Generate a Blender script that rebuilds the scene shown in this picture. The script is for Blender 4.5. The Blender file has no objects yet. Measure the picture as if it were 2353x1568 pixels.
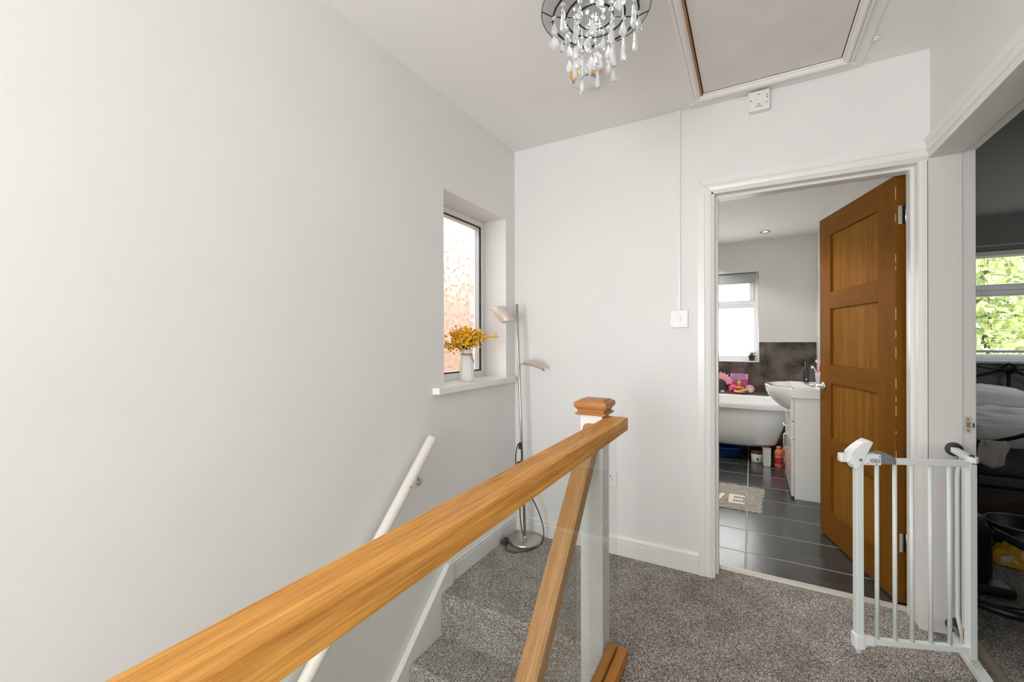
import bpy, bmesh, math, random
from mathutils import Vector, Matrix
random.seed(7)
PI = math.pi
C = bpy.context.scene.collection

# ---------------------------------------------------------------- camera, world, light, exposure
YAW, ROLL = 0.5115, -0.0024
cd = Vector((-math.sin(YAW), math.cos(YAW), 0))
r0 = Vector((math.cos(YAW), math.sin(YAW), 0)); u0 = Vector((0, 0, 1))
cr = r0 * math.cos(ROLL) + u0 * math.sin(ROLL)
cu = cr.cross(cd)
cam_data = bpy.data.cameras.new('camera')
cam_data.sensor_width = 36.0
cam_data.lens = 980.3 / 2353 * 36
cam_data.clip_start = 0.02
cam = bpy.data.objects.new('camera', cam_data)
C.objects.link(cam)
cam.matrix_world = Matrix(((cr.x, cu.x, -cd.x, 1.342), (cr.y, cu.y, -cd.y, -2.43), (cr.z, cu.z, -cd.z, 1.221), (0, 0, 0, 1)))
sc = bpy.context.scene
sc.camera = cam
sc.view_settings.view_transform = 'Standard'
sc.view_settings.look = 'None'
sc.view_settings.gamma = 1.0
sc.view_settings.use_curve_mapping = False
sc.view_settings.exposure = 0.13
cy = sc.cycles
cy.use_denoising = True
cy.max_bounces = 12
cy.diffuse_bounces = 6
cy.glossy_bounces = 4
cy.transmission_bounces = 8
cy.transparent_max_bounces = 24
cy.sample_clamp_indirect = 6.0
cy.caustics_reflective = False
cy.caustics_refractive = True

world = bpy.data.worlds.new('world'); sc.world = world
world.use_nodes = True
wb = world.node_tree.nodes['Background']
wb.inputs['Color'].default_value = (0.90, 0.95, 1.0, 1)
wb.inputs['Strength'].default_value = 5.0

def lamp(name, kind, loc, look, energy, size=None, size_y=None, color=(1, 1, 1)):
    ld = bpy.data.lights.new(name, kind)
    ld.energy = energy; ld.color = color
    if kind == 'AREA':
        ld.shape = 'RECTANGLE'; ld.size = size; ld.size_y = size_y or size
    elif size is not None and kind != 'SUN':
        ld.shadow_soft_size = size
    o = bpy.data.objects.new(name, ld); C.objects.link(o)
    o.location = loc
    o.rotation_euler = (Vector(look) - Vector(loc)).to_track_quat('-Z', 'Y').to_euler()
    return o
sun = lamp('sun', 'SUN', (6, -2, 8), (-1.5, -0.6, 0), 9.0, color=(1.0, 0.93, 0.82))
sun.data.angle = 0.03
# unseen fill lamps added behind the camera, then in the bathroom and bedroom
lamp('landing_fill', 'AREA', (0.75, -5.25, 1.5), (1.0, 0, 1.6), 28, 1.4, 1.8, (0.95, 0.98, 1.0))
lamp('landing_ceiling_fill', 'AREA', (0.75, -4.5, 1.05), (1.2, -1.6, 2.45), 50, 1.3, 1.3, (0.96, 0.985, 1.0))  # added fill aimed up at the landing ceiling
lamp('bathroom_window_fill', 'AREA', (.97, 4.15, 1.75), (.97, 3.6, 1.45), 42, 1.0, 1.2, (0.97, 0.985, 1.0))  # added outside the frosted pane to brighten the bathroom
lamp('bedroom_fill', 'AREA', (4.3, 1.15, 2.1), (3.4, 3.6, 1.45), 7, 0.9, 0.9)  # added inside the bedroom, out of view, to lift its window wall

# ---------------------------------------------------------------- helpers
class MB:
    def __init__(s): s.v = []; s.f = []; s.sm = []
    def add(s, vs, fs, smooth=False):
        n = len(s.v); s.v += [tuple(v) for v in vs]
        s.f += [tuple(i + n for i in f) for f in fs]; s.sm += [smooth] * len(fs); return s
    def box(s, x0, x1, y0, y1, z0, z1):
        v = [(x0, y0, z0), (x1, y0, z0), (x1, y1, z0), (x0, y1, z0), (x0, y0, z1), (x1, y0, z1), (x1, y1, z1), (x0, y1, z1)]
        return s.add(v, [(3, 2, 1, 0), (4, 5, 6, 7), (0, 1, 5, 4), (1, 2, 6, 5), (2, 3, 7, 6), (3, 0, 4, 7)])
    def obox(s, c, ax, half):
        """box with centre c, three axes ax and half sizes"""
        c = Vector(c); a = [Vector(q).normalized() * h for q, h in zip(ax, half)]
        v = [c + a[0] * i + a[1] * j + a[2] * k for k in (-1, 1) for i, j in ((-1, -1), (1, -1), (1, 1), (-1, 1))]
        return s.add(v, [(3, 2, 1, 0), (4, 5, 6, 7), (0, 1, 5, 4), (1, 2, 6, 5), (2, 3, 7, 6), (3, 0, 4, 7)])
    def prism(s, poly, fn, a, b, smooth=False):
        """extrude 2-D polygon; fn(u, v, w) -> xyz, w from a to b"""
        n = len(poly)
        v = [fn(p[0], p[1], a) for p in poly] + [fn(p[0], p[1], b) for p in poly]
        k = len(s.v)
        s.add(v, [(i, (i + 1) % n, n + (i + 1) % n, n + i) for i in range(n)], smooth)
        s.add(v, [tuple(range(n - 1, -1, -1)), tuple(range(n, 2 * n))])
        return s
    def lathe(s, prof, c=(0, 0, 0), seg=24, axis='z', smooth=True, cap=True, sx=1, sy=1):
        c = Vector(c); m = len(prof); v = []
        for r, h in prof:
            for k in range(seg):
                a = 2 * PI * k / seg
                p = (r * math.cos(a) * sx, r * math.sin(a) * sy, h)
                if axis == 'x': p = (p[2], p[0], p[1])
                elif axis == 'y': p = (p[1], p[2], p[0])
                v.append(c + Vector(p))
        f = [(i * seg + k, i * seg + (k + 1) % seg, (i + 1) * seg + (k + 1) % seg, (i + 1) * seg + k) for i in range(m - 1) for k in range(seg)]
        s.add(v, f, smooth)
        if cap:
            s.add([v[k] for k in range(seg)], [tuple(range(seg - 1, -1, -1))])
            s.add([v[(m - 1) * seg + k] for k in range(seg)], [tuple(range(seg))])
        return s
    def tube(s, pts, r, seg=10, smooth=True, closed=False, flat=1.0):
        P = [Vector(p) for p in pts]; n = len(P); rings = []
        rr = r if isinstance(r, (list, tuple)) else [r] * n
        up = None
        for i, p in enumerate(P):
            if closed: t = P[(i + 1) % n] - P[i - 1]
            else: t = P[min(i + 1, n - 1)] - P[max(i - 1, 0)]
            t.normalize()
            if up is None:
                up = Vector((0, 0, 1)) if abs(t.z) < 0.9 else Vector((1, 0, 0))
            x = up.cross(t)
            if x.length < 1e-6: x = Vector((1, 0, 0)).cross(t)
            x.normalize(); y = t.cross(x); up = y
            rings.append([p + x * (math.cos(2 * PI * k / seg) * rr[i]) + y * (math.sin(2 * PI * k / seg) * rr[i] * flat) for k in range(seg)])
        v = [q for g in rings for q in g]
        m = n if closed else n - 1
        f = [(i * seg + k, i * seg + (k + 1) % seg, ((i + 1) % n) * seg + (k + 1) % seg, ((i + 1) % n) * seg + k) for i in range(m) for k in range(seg)]
        s.add(v, f, smooth)
        if not closed:
            s.add(rings[0], [tuple(range(seg - 1, -1, -1))]); s.add(rings[-1], [tuple(range(seg))])
        return s
    def grid(s, fn, nu, nv, smooth=True):
        v = [fn(i / nu, j / nv) for j in range(nv + 1) for i in range(nu + 1)]
        f = [(j * (nu + 1) + i, j * (nu + 1) + i + 1, (j + 1) * (nu + 1) + i + 1, (j + 1) * (nu + 1) + i) for j in range(nv) for i in range(nu)]
        return s.add(v, f, smooth)
    def ball(s, c, r, seg=12, rings=8, sx=1, sy=1, sz=1):
        prof = [(max(1e-4, math.sin(PI * i / rings)) * r, -math.cos(PI * i / rings) * r * sz) for i in range(rings + 1)]
        return s.lathe(prof, c, seg, sx=sx, sy=sy, cap=False)

def catmull(pts, n=8):
    P = [Vector(p) for p in pts]; P = [P[0]] + P + [P[-1]]; out = []
    for i in range(1, len(P) - 2):
        for k in range(n):
            t = k / n; a, b_, c, d = P[i - 1], P[i], P[i + 1], P[i + 2]
            out.append(.5 * ((2 * b_) + (c - a) * t + (2 * a - 5 * b_ + 4 * c - d) * t * t + (3 * b_ - a - 3 * c + d) * t ** 3))
    return out + [P[-2]]

def base_loc(o):
    return o.matrix_basis.translation if o else Vector((0, 0, 0))

def link(name, mb, mat, parent=None, bevel=0, local=False, seg=2, recalc=True, subsurf=0):
    """one mesh object; vertices are in world coordinates unless local, and are moved into the parent's frame"""
    off = Vector((0, 0, 0)); p = parent
    if not local:
        while p is not None:
            off += p.location; p = p.parent
    me = bpy.data.meshes.new(name)
    me.from_pydata([(x - off.x, y - off.y, z - off.z) for x, y, z in mb.v], [], mb.f)
    me.polygons.foreach_set('use_smooth', mb.sm)
    if recalc or bevel:
        b = bmesh.new(); b.from_mesh(me)
        bmesh.ops.remove_doubles(b, verts=b.verts, dist=1e-5)
        if recalc: bmesh.ops.recalc_face_normals(b, faces=b.faces)
        b.to_mesh(me); b.free()
    me.materials.append(mat)
    o = bpy.data.objects.new(name, me); C.objects.link(o)
    if parent is not None: o.parent = parent
    if bevel:
        m = o.modifiers.new('bevel', 'BEVEL'); m.width = bevel; m.segments = seg; m.limit_method = 'ANGLE'; m.angle_limit = 0.6
    if subsurf:
        m = o.modifiers.new('subdivision', 'SUBSURF'); m.levels = subsurf; m.render_levels = subsurf
    return o

def tag(o, label=None, cat=None, group=None, kind=None):
    if label: o['label'] = label
    if cat: o['category'] = cat
    if group: o['group'] = group
    if kind: o['kind'] = kind
    return o

def thing(name, label, cat, loc=(0, 0, 0), rotz=0, group=None):
    o = bpy.data.objects.new(name, None); C.objects.link(o)
    o.empty_display_size = 0.05
    o.location = loc; o.rotation_euler = (0, 0, rotz)
    return tag(o, label, cat, group)

def single(name, mb, mat, label, cat, group=None, **k):
    return tag(link(name, mb, mat, **k), label, cat, group)

def struct(name, mb, mat, label=None, **k):
    return tag(link(name, mb, mat, **k), label, kind='structure')

def dup(root, loc, rotz, label, group=None):
    r = root.copy(); C.objects.link(r); r.location = loc; r.rotation_euler = (0, 0, rotz); r['label'] = label
    if group: r['group'] = group
    for ch in root.children:
        c = ch.copy(); C.objects.link(c); c.parent = r
    return r

# ---------------------------------------------------------------- materials
def new_mat(name):
    m = bpy.data.materials.new(name); m.use_nodes = True
    nt = m.node_tree; return m, nt, nt.nodes['Principled BSDF']
def N(nt, t, **k):
    n = nt.nodes.new(t)
    for a, b in k.items():
        if a in n.inputs: n.inputs[a].default_value = b
        else: setattr(n, a, b)
    return n
def plain(name, col, rough=0.5, metal=0.0, noise=0.0, nscale=30, bump=0.0, bscale=200, coat=0, spec=None, stretch=None):
    m, nt, p = new_mat(name)
    p.inputs['Base Color'].default_value = (*col, 1); p.inputs['Roughness'].default_value = rough; p.inputs['Metallic'].default_value = metal
    if coat: p.inputs['Coat Weight'].default_value = coat; p.inputs['Coat Roughness'].default_value = 0.08
    if spec is not None: p.inputs['Specular IOR Level'].default_value = spec
    tc = N(nt, 'ShaderNodeTexCoord'); src = tc.outputs['Object']
    if stretch:
        mp = N(nt, 'ShaderNodeMapping'); mp.inputs['Scale'].default_value = stretch
        nt.links.new(src, mp.inputs['Vector']); src = mp.outputs['Vector']
    if noise:
        nz = N(nt, 'ShaderNodeTexNoise', Scale=nscale, Detail=4.0)
        nt.links.new(src, nz.inputs['Vector'])
        mx = N(nt, 'ShaderNodeMix', data_type='RGBA')
        mx.inputs[6].default_value = (*[c * (1 - noise) for c in col], 1); mx.inputs[7].default_value = (*[min(1, c * (1 + noise)) for c in col], 1)
        mr = N(nt, 'ShaderNodeMapRange'); mr.inputs['From Min'].default_value = 0.32; mr.inputs['From Max'].default_value = 0.68
        nt.links.new(nz.outputs['Fac'], mr.inputs['Value'])
        nt.links.new(mr.outputs['Result'], mx.inputs[0]); nt.links.new(mx.outputs[2], p.inputs['Base Color'])
    if bump:
        nb = N(nt, 'ShaderNodeTexNoise', Scale=bscale, Detail=3.0)
        nt.links.new(src, nb.inputs['Vector'])
        bp = N(nt, 'ShaderNodeBump', Strength=bump, Distance=0.002)
        nt.links.new(nb.outputs['Fac'], bp.inputs['Height']); nt.links.new(bp.outputs['Normal'], p.inputs['Normal'])
    return m
def wood(name, light, dark, axis=1, rough=0.4, scale=1.0, contrast=(0.35, 0.7), coat=0.0):
    """grain runs along the given axis of the object's own coordinates"""
    m, nt, p = new_mat(name)
    tc = N(nt, 'ShaderNodeTexCoord'); mp = N(nt, 'ShaderNodeMapping')
    s = [26 * scale] * 3; s[axis] = 1.3 * scale; mp.inputs['Scale'].default_value = s
    nt.links.new(tc.outputs['Object'], mp.inputs['Vector'])
    n1 = N(nt, 'ShaderNodeTexNoise', Scale=1.6, Detail=6.0, Roughness=0.62, Distortion=0.7)
    nt.links.new(mp.outputs['Vector'], n1.inputs['Vector'])
    mp2 = N(nt, 'ShaderNodeMapping'); s2 = [150 * scale] * 3; s2[axis] = 6 * scale; mp2.inputs['Scale'].default_value = s2
    nt.links.new(tc.outputs['Object'], mp2.inputs['Vector'])
    n2 = N(nt, 'ShaderNodeTexNoise', Scale=2.2, Detail=3.0)
    nt.links.new(mp2.outputs['Vector'], n2.inputs['Vector'])
    ad = N(nt, 'ShaderNodeMix', data_type='FLOAT'); ad.inputs[0].default_value = 0.38
    nt.links.new(n1.outputs['Fac'], ad.inputs[2]); nt.links.new(n2.outputs['Fac'], ad.inputs[3])
    rp = N(nt, 'ShaderNodeValToRGB')
    rp.color_ramp.elements[0].position = contrast[0]; rp.color_ramp.elements[0].color = (*dark, 1)
    rp.color_ramp.elements[1].position = contrast[1]; rp.color_ramp.elements[1].color = (*light, 1)
    nt.links.new(ad.outputs[0], rp.inputs['Fac']); nt.links.new(rp.outputs['Color'], p.inputs['Base Color'])
    p.inputs['Roughness'].default_value = rough; p.inputs['Specular IOR Level'].default_value = 0.03 if 'door' in name else 0.12
    bp = N(nt, 'ShaderNodeBump', Strength=0.12, Distance=0.001)
    nt.links.new(n2.outputs['Fac'], bp.inputs['Height']); nt.links.new(bp.outputs['Normal'], p.inputs['Normal'])
    return m
def carpet(name, lo, mid, hi, scale=330):
    m, nt, p = new_mat(name)
    tc = N(nt, 'ShaderNodeTexCoord')
    n1 = N(nt, 'ShaderNodeTexNoise', Scale=float(scale), Detail=2.0, Roughness=0.8)
    v1 = N(nt, 'ShaderNodeTexVoronoi', Scale=float(scale) * 0.9)
    n3 = N(nt, 'ShaderNodeTexNoise', Scale=7.0, Detail=3.0)
    for n in (n1, v1, n3): nt.links.new(tc.outputs['Object'], n.inputs['Vector'])
    sep = N(nt, 'ShaderNodeSeparateColor'); nt.links.new(v1.outputs['Color'], sep.inputs['Color'])
    ad = N(nt, 'ShaderNodeMix', data_type='FLOAT'); ad.inputs[0].default_value = 0.55
    nt.links.new(n1.outputs['Fac'], ad.inputs[2]); nt.links.new(sep.outputs['Red'], ad.inputs[3])
    rp = N(nt, 'ShaderNodeValToRGB')
    rp.color_ramp.elements[0].position = 0.2; rp.color_ramp.elements[0].color = (*lo, 1)
    rp.color_ramp.elements[1].position = 0.8; rp.color_ramp.elements[1].color = (*hi, 1)
    e = rp.color_ramp.elements.new(0.5); e.color = (*mid, 1)
    nt.links.new(ad.outputs[0], rp.inputs['Fac'])
    ml = N(nt, 'ShaderNodeMix', data_type='RGBA', blend_type='MULTIPLY'); ml.inputs[0].default_value = 1.0
    r2 = N(nt, 'ShaderNodeValToRGB')
    r2.color_ramp.elements[0].position = 0.35; r2.color_ramp.elements[0].color = (0.84, 0.84, 0.84, 1)
    r2.color_ramp.elements[1].position = 0.65; r2.color_ramp.elements[1].color = (1.08, 1.08, 1.08, 1)
    nt.links.new(n3.outputs['Fac'], r2.inputs['Fac'])
    nt.links.new(rp.outputs['Color'], ml.inputs[6]); nt.links.new(r2.outputs['Color'], ml.inputs[7])
    nt.links.new(ml.outputs[2], p.inputs['Base Color'])
    p.inputs['Roughness'].default_value = 0.95; p.inputs['Specular IOR Level'].default_value = 0.1
    bp = N(nt, 'ShaderNodeBump', Strength=0.8, Distance=0.004)
    nt.links.new(ad.outputs[0], bp.inputs['Height']); nt.links.new(bp.outputs['Normal'], p.inputs['Normal'])
    return m
def clear_glass(name, tint=(0.95, 0.97, 0.955), refl=1.0):
    m, nt, p = new_mat(name); nt.nodes.remove(p)
    out = nt.nodes['Material Output']
    tr = N(nt, 'ShaderNodeBsdfTransparent'); tr.inputs['Color'].default_value = (*tint, 1)
    gl = N(nt, 'ShaderNodeBsdfGlossy'); gl.inputs['Roughness'].default_value = 0.01
    gl.inputs['Color'].default_value = (refl, refl, refl, 1)
    fr = N(nt, 'ShaderNodeFresnel', IOR=1.45)
    ge = N(nt, 'ShaderNodeNewGeometry'); fl_ = N(nt, 'ShaderNodeMath', operation='SUBTRACT'); fl_.inputs[0].default_value = 1.0
    nt.links.new(ge.outputs['Backfacing'], fl_.inputs[1])
    mu = N(nt, 'ShaderNodeMath', operation='MULTIPLY')
    nt.links.new(fr.outputs['Fac'], mu.inputs[0]); nt.links.new(fl_.outputs[0], mu.inputs[1])
    mx = N(nt, 'ShaderNodeMixShader')
    nt.links.new(mu.outputs[0], mx.inputs['Fac']); nt.links.new(tr.outputs[0], mx.inputs[1]); nt.links.new(gl.outputs[0], mx.inputs[2])
    nt.links.new(mx.outputs[0], out.inputs['Surface'])
    return m
def thin_fabric(name, col, trans=0.35, see=0.2):
    m, nt, p = new_mat(name); nt.nodes.remove(p)
    out = nt.nodes['Material Output']
    d = N(nt, 'ShaderNodeBsdfDiffuse'); d.inputs['Color'].default_value = (*col, 1)
    t = N(nt, 'ShaderNodeBsdfTranslucent'); t.inputs['Color'].default_value = (*col, 1)
    s = N(nt, 'ShaderNodeBsdfTransparent')
    a = N(nt, 'ShaderNodeMixShader'); a.inputs['Fac'].default_value = trans
    b = N(nt, 'ShaderNodeMixShader'); b.inputs['Fac'].default_value = see
    nt.links.new(d.outputs[0], a.inputs[1]); nt.links.new(t.outputs[0], a.inputs[2])
    nt.links.new(a.outputs[0], b.inputs[1]); nt.links.new(s.outputs[0], b.inputs[2])
    nt.links.new(b.outputs[0], out.inputs['Surface'])
    return m

M_WALL = plain('white_wall_paint', (0.80, 0.792, 0.778), 0.55, noise=0.012, nscale=3, bump=0.06, bscale=260)
M_CEIL = plain('ceiling_paint', (0.87, 0.85, 0.825), 0.7, noise=0.012, nscale=2, bump=0.05, bscale=180)
M_GLOSS = plain('white_gloss_paint', (0.83, 0.82, 0.80), 0.28, bump=0.04, bscale=60)
M_JAMB = plain('cream_gloss_paint', (0.80, 0.765, 0.735), 0.3, bump=0.10, bscale=45)
M_HATCH = plain('hatch_board_paint', (0.76, 0.72, 0.685), 0.6, noise=0.04, nscale=6)
M_PLASTIC = plain('white_plastic', (0.82, 0.81, 0.79), 0.3)
M_GATE = plain('gate_white_enamel', (0.78, 0.82, 0.80), 0.3)
M_GATE_PL = plain('gate_white_plastic', (0.84, 0.85, 0.86), 0.35)
M_GREY_PL = plain('mid_grey_plastic', (0.20, 0.205, 0.20), 0.45)
M_DARKGREY = plain('dark_grey_rubber', (0.07, 0.07, 0.065), 0.5)
M_BLACK = plain('black_plastic', (0.012, 0.012, 0.013), 0.4)
M_BLACKMETAL = plain('black_metal', (0.015, 0.015, 0.016), 0.4, 0.3)
M_CHROME = plain('chrome', (0.85, 0.85, 0.86), 0.12, 1.0)
M_DARKCHROME = plain('dark_chrome', (0.30, 0.30, 0.29), 0.25, 0.8)  # darker, less metallic chrome tone for the downlight bezel
M_NICKEL = plain('brushed_nickel', (0.60, 0.56, 0.51), 0.34, 1.0, bump=0.03, bscale=300)
M_LAMPHEAD = plain('lamp_head_satin', (0.62, 0.555, 0.48), 0.4, 0.2)
M_LAMPLENS = plain('lamp_lens', (0.85, 0.70, 0.52), 0.4)  # warm beige lens colour, no emission
M_OAK = wood('oak_handrail', (0.82, 0.41, 0.10), (0.40, 0.155, 0.026), 1, 0.40, 0.8, (0.36, 0.66))
M_OAK_RAKE = wood('oak_raking_rail', (0.60, 0.35, 0.155), (0.36, 0.175, 0.062), 1, 0.42, 1.0, (0.34, 0.66))
M_OAK_CAP = wood('oak_newel_cap', (0.60, 0.275, 0.10), (0.42, 0.17, 0.055), 0, 0.35, 0.8)
M_OAK_BASE = wood('oak_base_rail', (0.62, 0.27, 0.07), (0.40, 0.155, 0.035), 1, 0.4, 1.0)
M_DOOR = wood('oak_door_stile', (0.225, 0.090, 0.012), (0.15, 0.055, 0.007), 2, 0.42, 0.9, (0.34, 0.68))
M_DOOR_H = wood('oak_door_rail', (0.225, 0.090, 0.012), (0.15, 0.055, 0.007), 0, 0.42, 0.9, (0.34, 0.68))
M_DOOR_P = wood('oak_door_panel', (0.30, 0.132, 0.018), (0.175, 0.070, 0.009), 2, 0.42, 0.6, (0.36, 0.64))
M_RAWWOOD = wood('raw_timber_edge', (0.50, 0.27, 0.12), (0.32, 0.15, 0.06), 1, 0.6, 1.0)
M_CARPET = carpet('grey_fleck_carpet', (0.055, 0.048, 0.042), (0.285, 0.256, 0.230), (0.92, 0.86, 0.80), 420)
M_GLASS = clear_glass('balustrade_glass', (0.975, 0.985, 0.975), 0.8)
M_PANE = clear_glass('window_glass', (0.97, 0.98, 0.98), 0.7)
M_BATHWALL = plain('bathroom_paint', (0.70, 0.695, 0.675), 0.6, bump=0.04)
M_BATHCEIL = plain('bathroom_ceiling_paint', (0.72, 0.70, 0.67), 0.7)
M_BEDWALL = plain('bedroom_paint', (0.23, 0.22, 0.205), 0.7)
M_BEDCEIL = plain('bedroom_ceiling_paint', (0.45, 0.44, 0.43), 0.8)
M_CERAMIC = plain('white_ceramic', (0.83, 0.83, 0.82), 0.08, coat=0.5)
M_ACRYLIC = plain('white_acrylic', (0.80, 0.80, 0.80), 0.15)
M_VANITY = plain('white_gloss_board', (0.80, 0.80, 0.78), 0.12)
M_GROUT = plain('light_grout', (0.50, 0.47, 0.43), 0.8)
M_TILE = plain('charcoal_floor_tile', (0.050, 0.050, 0.049), 0.22, noise=0.16, nscale=5)
M_PANEL = plain('slate_wall_panel', (0.088, 0.074, 0.062), 0.55, noise=0.75, nscale=7, spec=0.25)
M_MAT = plain('grey_bath_mat_pile', (0.42, 0.395, 0.36), 0.95, noise=0.10, nscale=120, bump=0.6, bscale=260)
M_MATLET = plain('cream_mat_letters', (0.82, 0.77, 0.70), 0.95, noise=0.12, nscale=150, bump=1.0, bscale=260)
M_SOIL = plain('potting_soil', (0.03, 0.022, 0.015), 0.9)
M_SUCC = plain('succulent_green', (0.16, 0.27, 0.08), 0.5, noise=0.25, nscale=40)
M_BLUE = plain('blue_plastic', (0.012, 0.07, 0.30), 0.4)
M_PINK = plain('pale_pink_plastic', (0.80, 0.34, 0.44), 0.5)
M_HOTPINK = plain('hot_pink_plastic', (0.86, 0.08, 0.26), 0.45)
M_MAGENTA = plain('magenta_card', (0.60, 0.055, 0.20), 0.5)
M_LILAC = plain('lilac_card', (0.42, 0.28, 0.48), 0.5)
M_YELLOW = plain('yellow_plastic', (0.80, 0.55, 0.04), 0.45)
M_GREEN = plain('lime_green_plastic', (0.22, 0.55, 0.06), 0.45)
M_ORANGE = plain('orange_plastic', (0.80, 0.22, 0.05), 0.45)
M_PEACHB = plain('coral_bottle_plastic', (0.70, 0.20, 0.105), 0.35)
M_BROWNLID = plain('brown_lid_plastic', (0.10, 0.035, 0.02), 0.4)
M_LABEL = plain('white_label', (0.78, 0.77, 0.74), 0.5)
M_LAVENDER = plain('lavender_plastic', (0.42, 0.40, 0.50), 0.4)
M_RED = plain('red_plastic', (0.45, 0.03, 0.03), 0.4)
M_BLIND = plain('grey_roller_fabric', (0.36, 0.365, 0.36), 0.8)
M_SLAT = plain('white_blind_slat', (0.75, 0.75, 0.74), 0.4)
M_UPVC = plain('white_upvc', (0.80, 0.805, 0.82), 0.25)
M_GASKET = plain('black_gasket', (0.01, 0.01, 0.01), 0.5)
M_VASE = plain('white_ribbed_porcelain', (0.84, 0.83, 0.82), 0.25)
M_TWINE = plain('jute_twine', (0.36, 0.25, 0.13), 0.9)
M_STEM = plain('dry_stem', (0.13, 0.06, 0.02), 0.8)
M_FLOWER = plain('mustard_blossom', (1.0, 0.52, 0.025), 0.7, noise=0.22, nscale=60)
M_STEEL = plain('galvanised_steel', (0.55, 0.55, 0.55), 0.35, 1.0)
M_PEWTER = plain('satin_silver_foot', (0.52, 0.51, 0.48), 0.35, 0.6)
M_SHEET = plain('grey_bed_linen', (0.74, 0.74, 0.75), 0.9, noise=0.06, nscale=14, bump=0.2, bscale=50)
M_PILLOW = plain('pale_grey_pillowcase', (0.86, 0.85, 0.84), 0.9, bump=0.15, bscale=45)
M_DIVAN = plain('dark_grey_valance', (0.10, 0.095, 0.088), 0.9, noise=0.15, nscale=20)
M_DRAWERB = plain('brown_storage_fabric', (0.16, 0.115, 0.085), 0.85)
M_TOWEL = plain('cream_muslin', (0.66, 0.60, 0.55), 0.95, noise=0.1, nscale=20)
M_BAG = plain('yellow_carrier_plastic', (0.62, 0.36, 0.015), 0.3)
M_HOUSE = plain('peach_render', (0.60, 0.40, 0.29), 0.9, noise=0.06, nscale=8)
M_ROOFT = plain('roof_tiles', (0.25, 0.13, 0.09), 0.9)
M_GROUND = plain('garden_ground', (0.16, 0.20, 0.09), 0.95, noise=0.3, nscale=4)
M_LEAF = plain('garden_leaf', (0.40, 0.47, 0.16), 0.6, noise=0.3, nscale=3)
M_LEAF2 = plain('pale_garden_leaf', (0.55, 0.58, 0.28), 0.6, noise=0.3, nscale=3)
M_BARK = plain('bark', (0.13, 0.09, 0.06), 0.9, noise=0.3, nscale=20)
M_SHADE = thin_fabric('grey_organza', (0.60, 0.605, 0.60), 0.5, 0.12)
M_SHADETOP = thin_fabric('pale_organza_lining', (0.80, 0.81, 0.80), 0.3, 0.03)
M_WHITECORD = plain('white_cord', (0.7, 0.7, 0.7), 0.6)
M_STRIP = plain('aluminium_threshold', (0.60, 0.57, 0.53), 0.5, 0.15)
M_BRASS = plain('worn_threshold', (0.30, 0.25, 0.19), 0.45, 0.4)
m, nt, p = new_mat('obscure_leaf_glass')
p.inputs['Base Color'].default_value = (0.98, 0.97, 0.96, 1); p.inputs['Transmission Weight'].default_value = 1.0
p.inputs['Roughness'].default_value = 0.34; p.inputs['IOR'].default_value = 1.45
M_OBSCURE = m
m, nt, p = new_mat('obscure_leaf_lit_half')
p.inputs['Base Color'].default_value = (0.98, 0.97, 0.96, 1); p.inputs['Transmission Weight'].default_value = 1.0
p.inputs['Roughness'].default_value = 0.34; p.inputs['IOR'].default_value = 1.45
t = N(nt, 'ShaderNodeBsdfTranslucent'); t.inputs['Color'].default_value = (0.95, 0.86, 0.78, 1)
mx = N(nt, 'ShaderNodeMixShader'); mx.inputs['Fac'].default_value = 0.7
nt.links.new(p.outputs[0], mx.inputs[1]); nt.links.new(t.outputs[0], mx.inputs[2]); nt.links.new(mx.outputs[0], nt.nodes['Material Output'].inputs['Surface'])
M_LEAFLIT = m
m, nt, p = new_mat('frosted_bathroom_glass'); nt.nodes.remove(p)
t = N(nt, 'ShaderNodeBsdfTranslucent'); t.inputs['Color'].default_value = (0.95, 0.95, 0.95, 1)
g = N(nt, 'ShaderNodeBsdfGlossy'); g.inputs['Roughness'].default_value = 0.2
mx = N(nt, 'ShaderNodeMixShader'); mx.inputs['Fac'].default_value = 0.04
nt.links.new(t.outputs[0], mx.inputs[1]); nt.links.new(g.outputs[0], mx.inputs[2]); nt.links.new(mx.outputs[0], nt.nodes['Material Output'].inputs['Surface'])
M_FROST = m
m, nt, p = new_mat('crystal_acrylic')
p.inputs['Base Color'].default_value = (0.97, 0.97, 0.97, 1); p.inputs['Transmission Weight'].default_value = 0.72
p.inputs['Roughness'].default_value = 0.05; p.inputs['IOR'].default_value = 1.46
M_CRYSTAL = m
m, nt, p = new_mat('lit_spot_lens')
p.inputs['Emission Color'].default_value = (1, 0.97, 0.92, 1); p.inputs['Emission Strength'].default_value = 8.0
M_SPOT = m

# ---------------------------------------------------------------- room shell
HC = 2.45          # ceiling height
YR = 3.62          # inner face of the rear wall of the house
b = MB()   # outer flank wall with the landing window opening
b.box(-.28, 0, -5.5, -.735, -2.6, 6.5).box(-.28, 0, -.115, YR + .28, -2.6, 6.5).box(-.28, 0, -.735, -.115, -2.6, .985).box(-.28, 0, -.735, -.115, 1.985, 6.5)  # carried up past the ceiling, unseen, to darken the house opposite
struct('wall_left', b, M_WALL, 'plain white stairwell wall with a small recessed window')
b = MB().box(0, 1.165, 0, .14, -.25, HC).box(1.97, 2.0, 0, .14, 0, HC).box(1.165, 1.97, 0, .14, 1.985, HC)
struct('wall_back', b, M_WALL, 'white landing wall with the bathroom doorway')
b = MB().box(2.0, 2.13, -5.5, -.815, 0, HC).box(2.0, 2.13, -.815, .0, 2.0, HC)
struct('wall_right', b, M_WALL, 'white landing wall over the bedroom doorway')
b = MB().box(-.28, 2.13, -5.6, -5.4, -2.6, 2.55)
struct('wall_near', b, M_WALL)
struct('wall_stair', MB().box(.875, .93, -5.4, -.80, -2.6, -.26), M_WALL)
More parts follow.
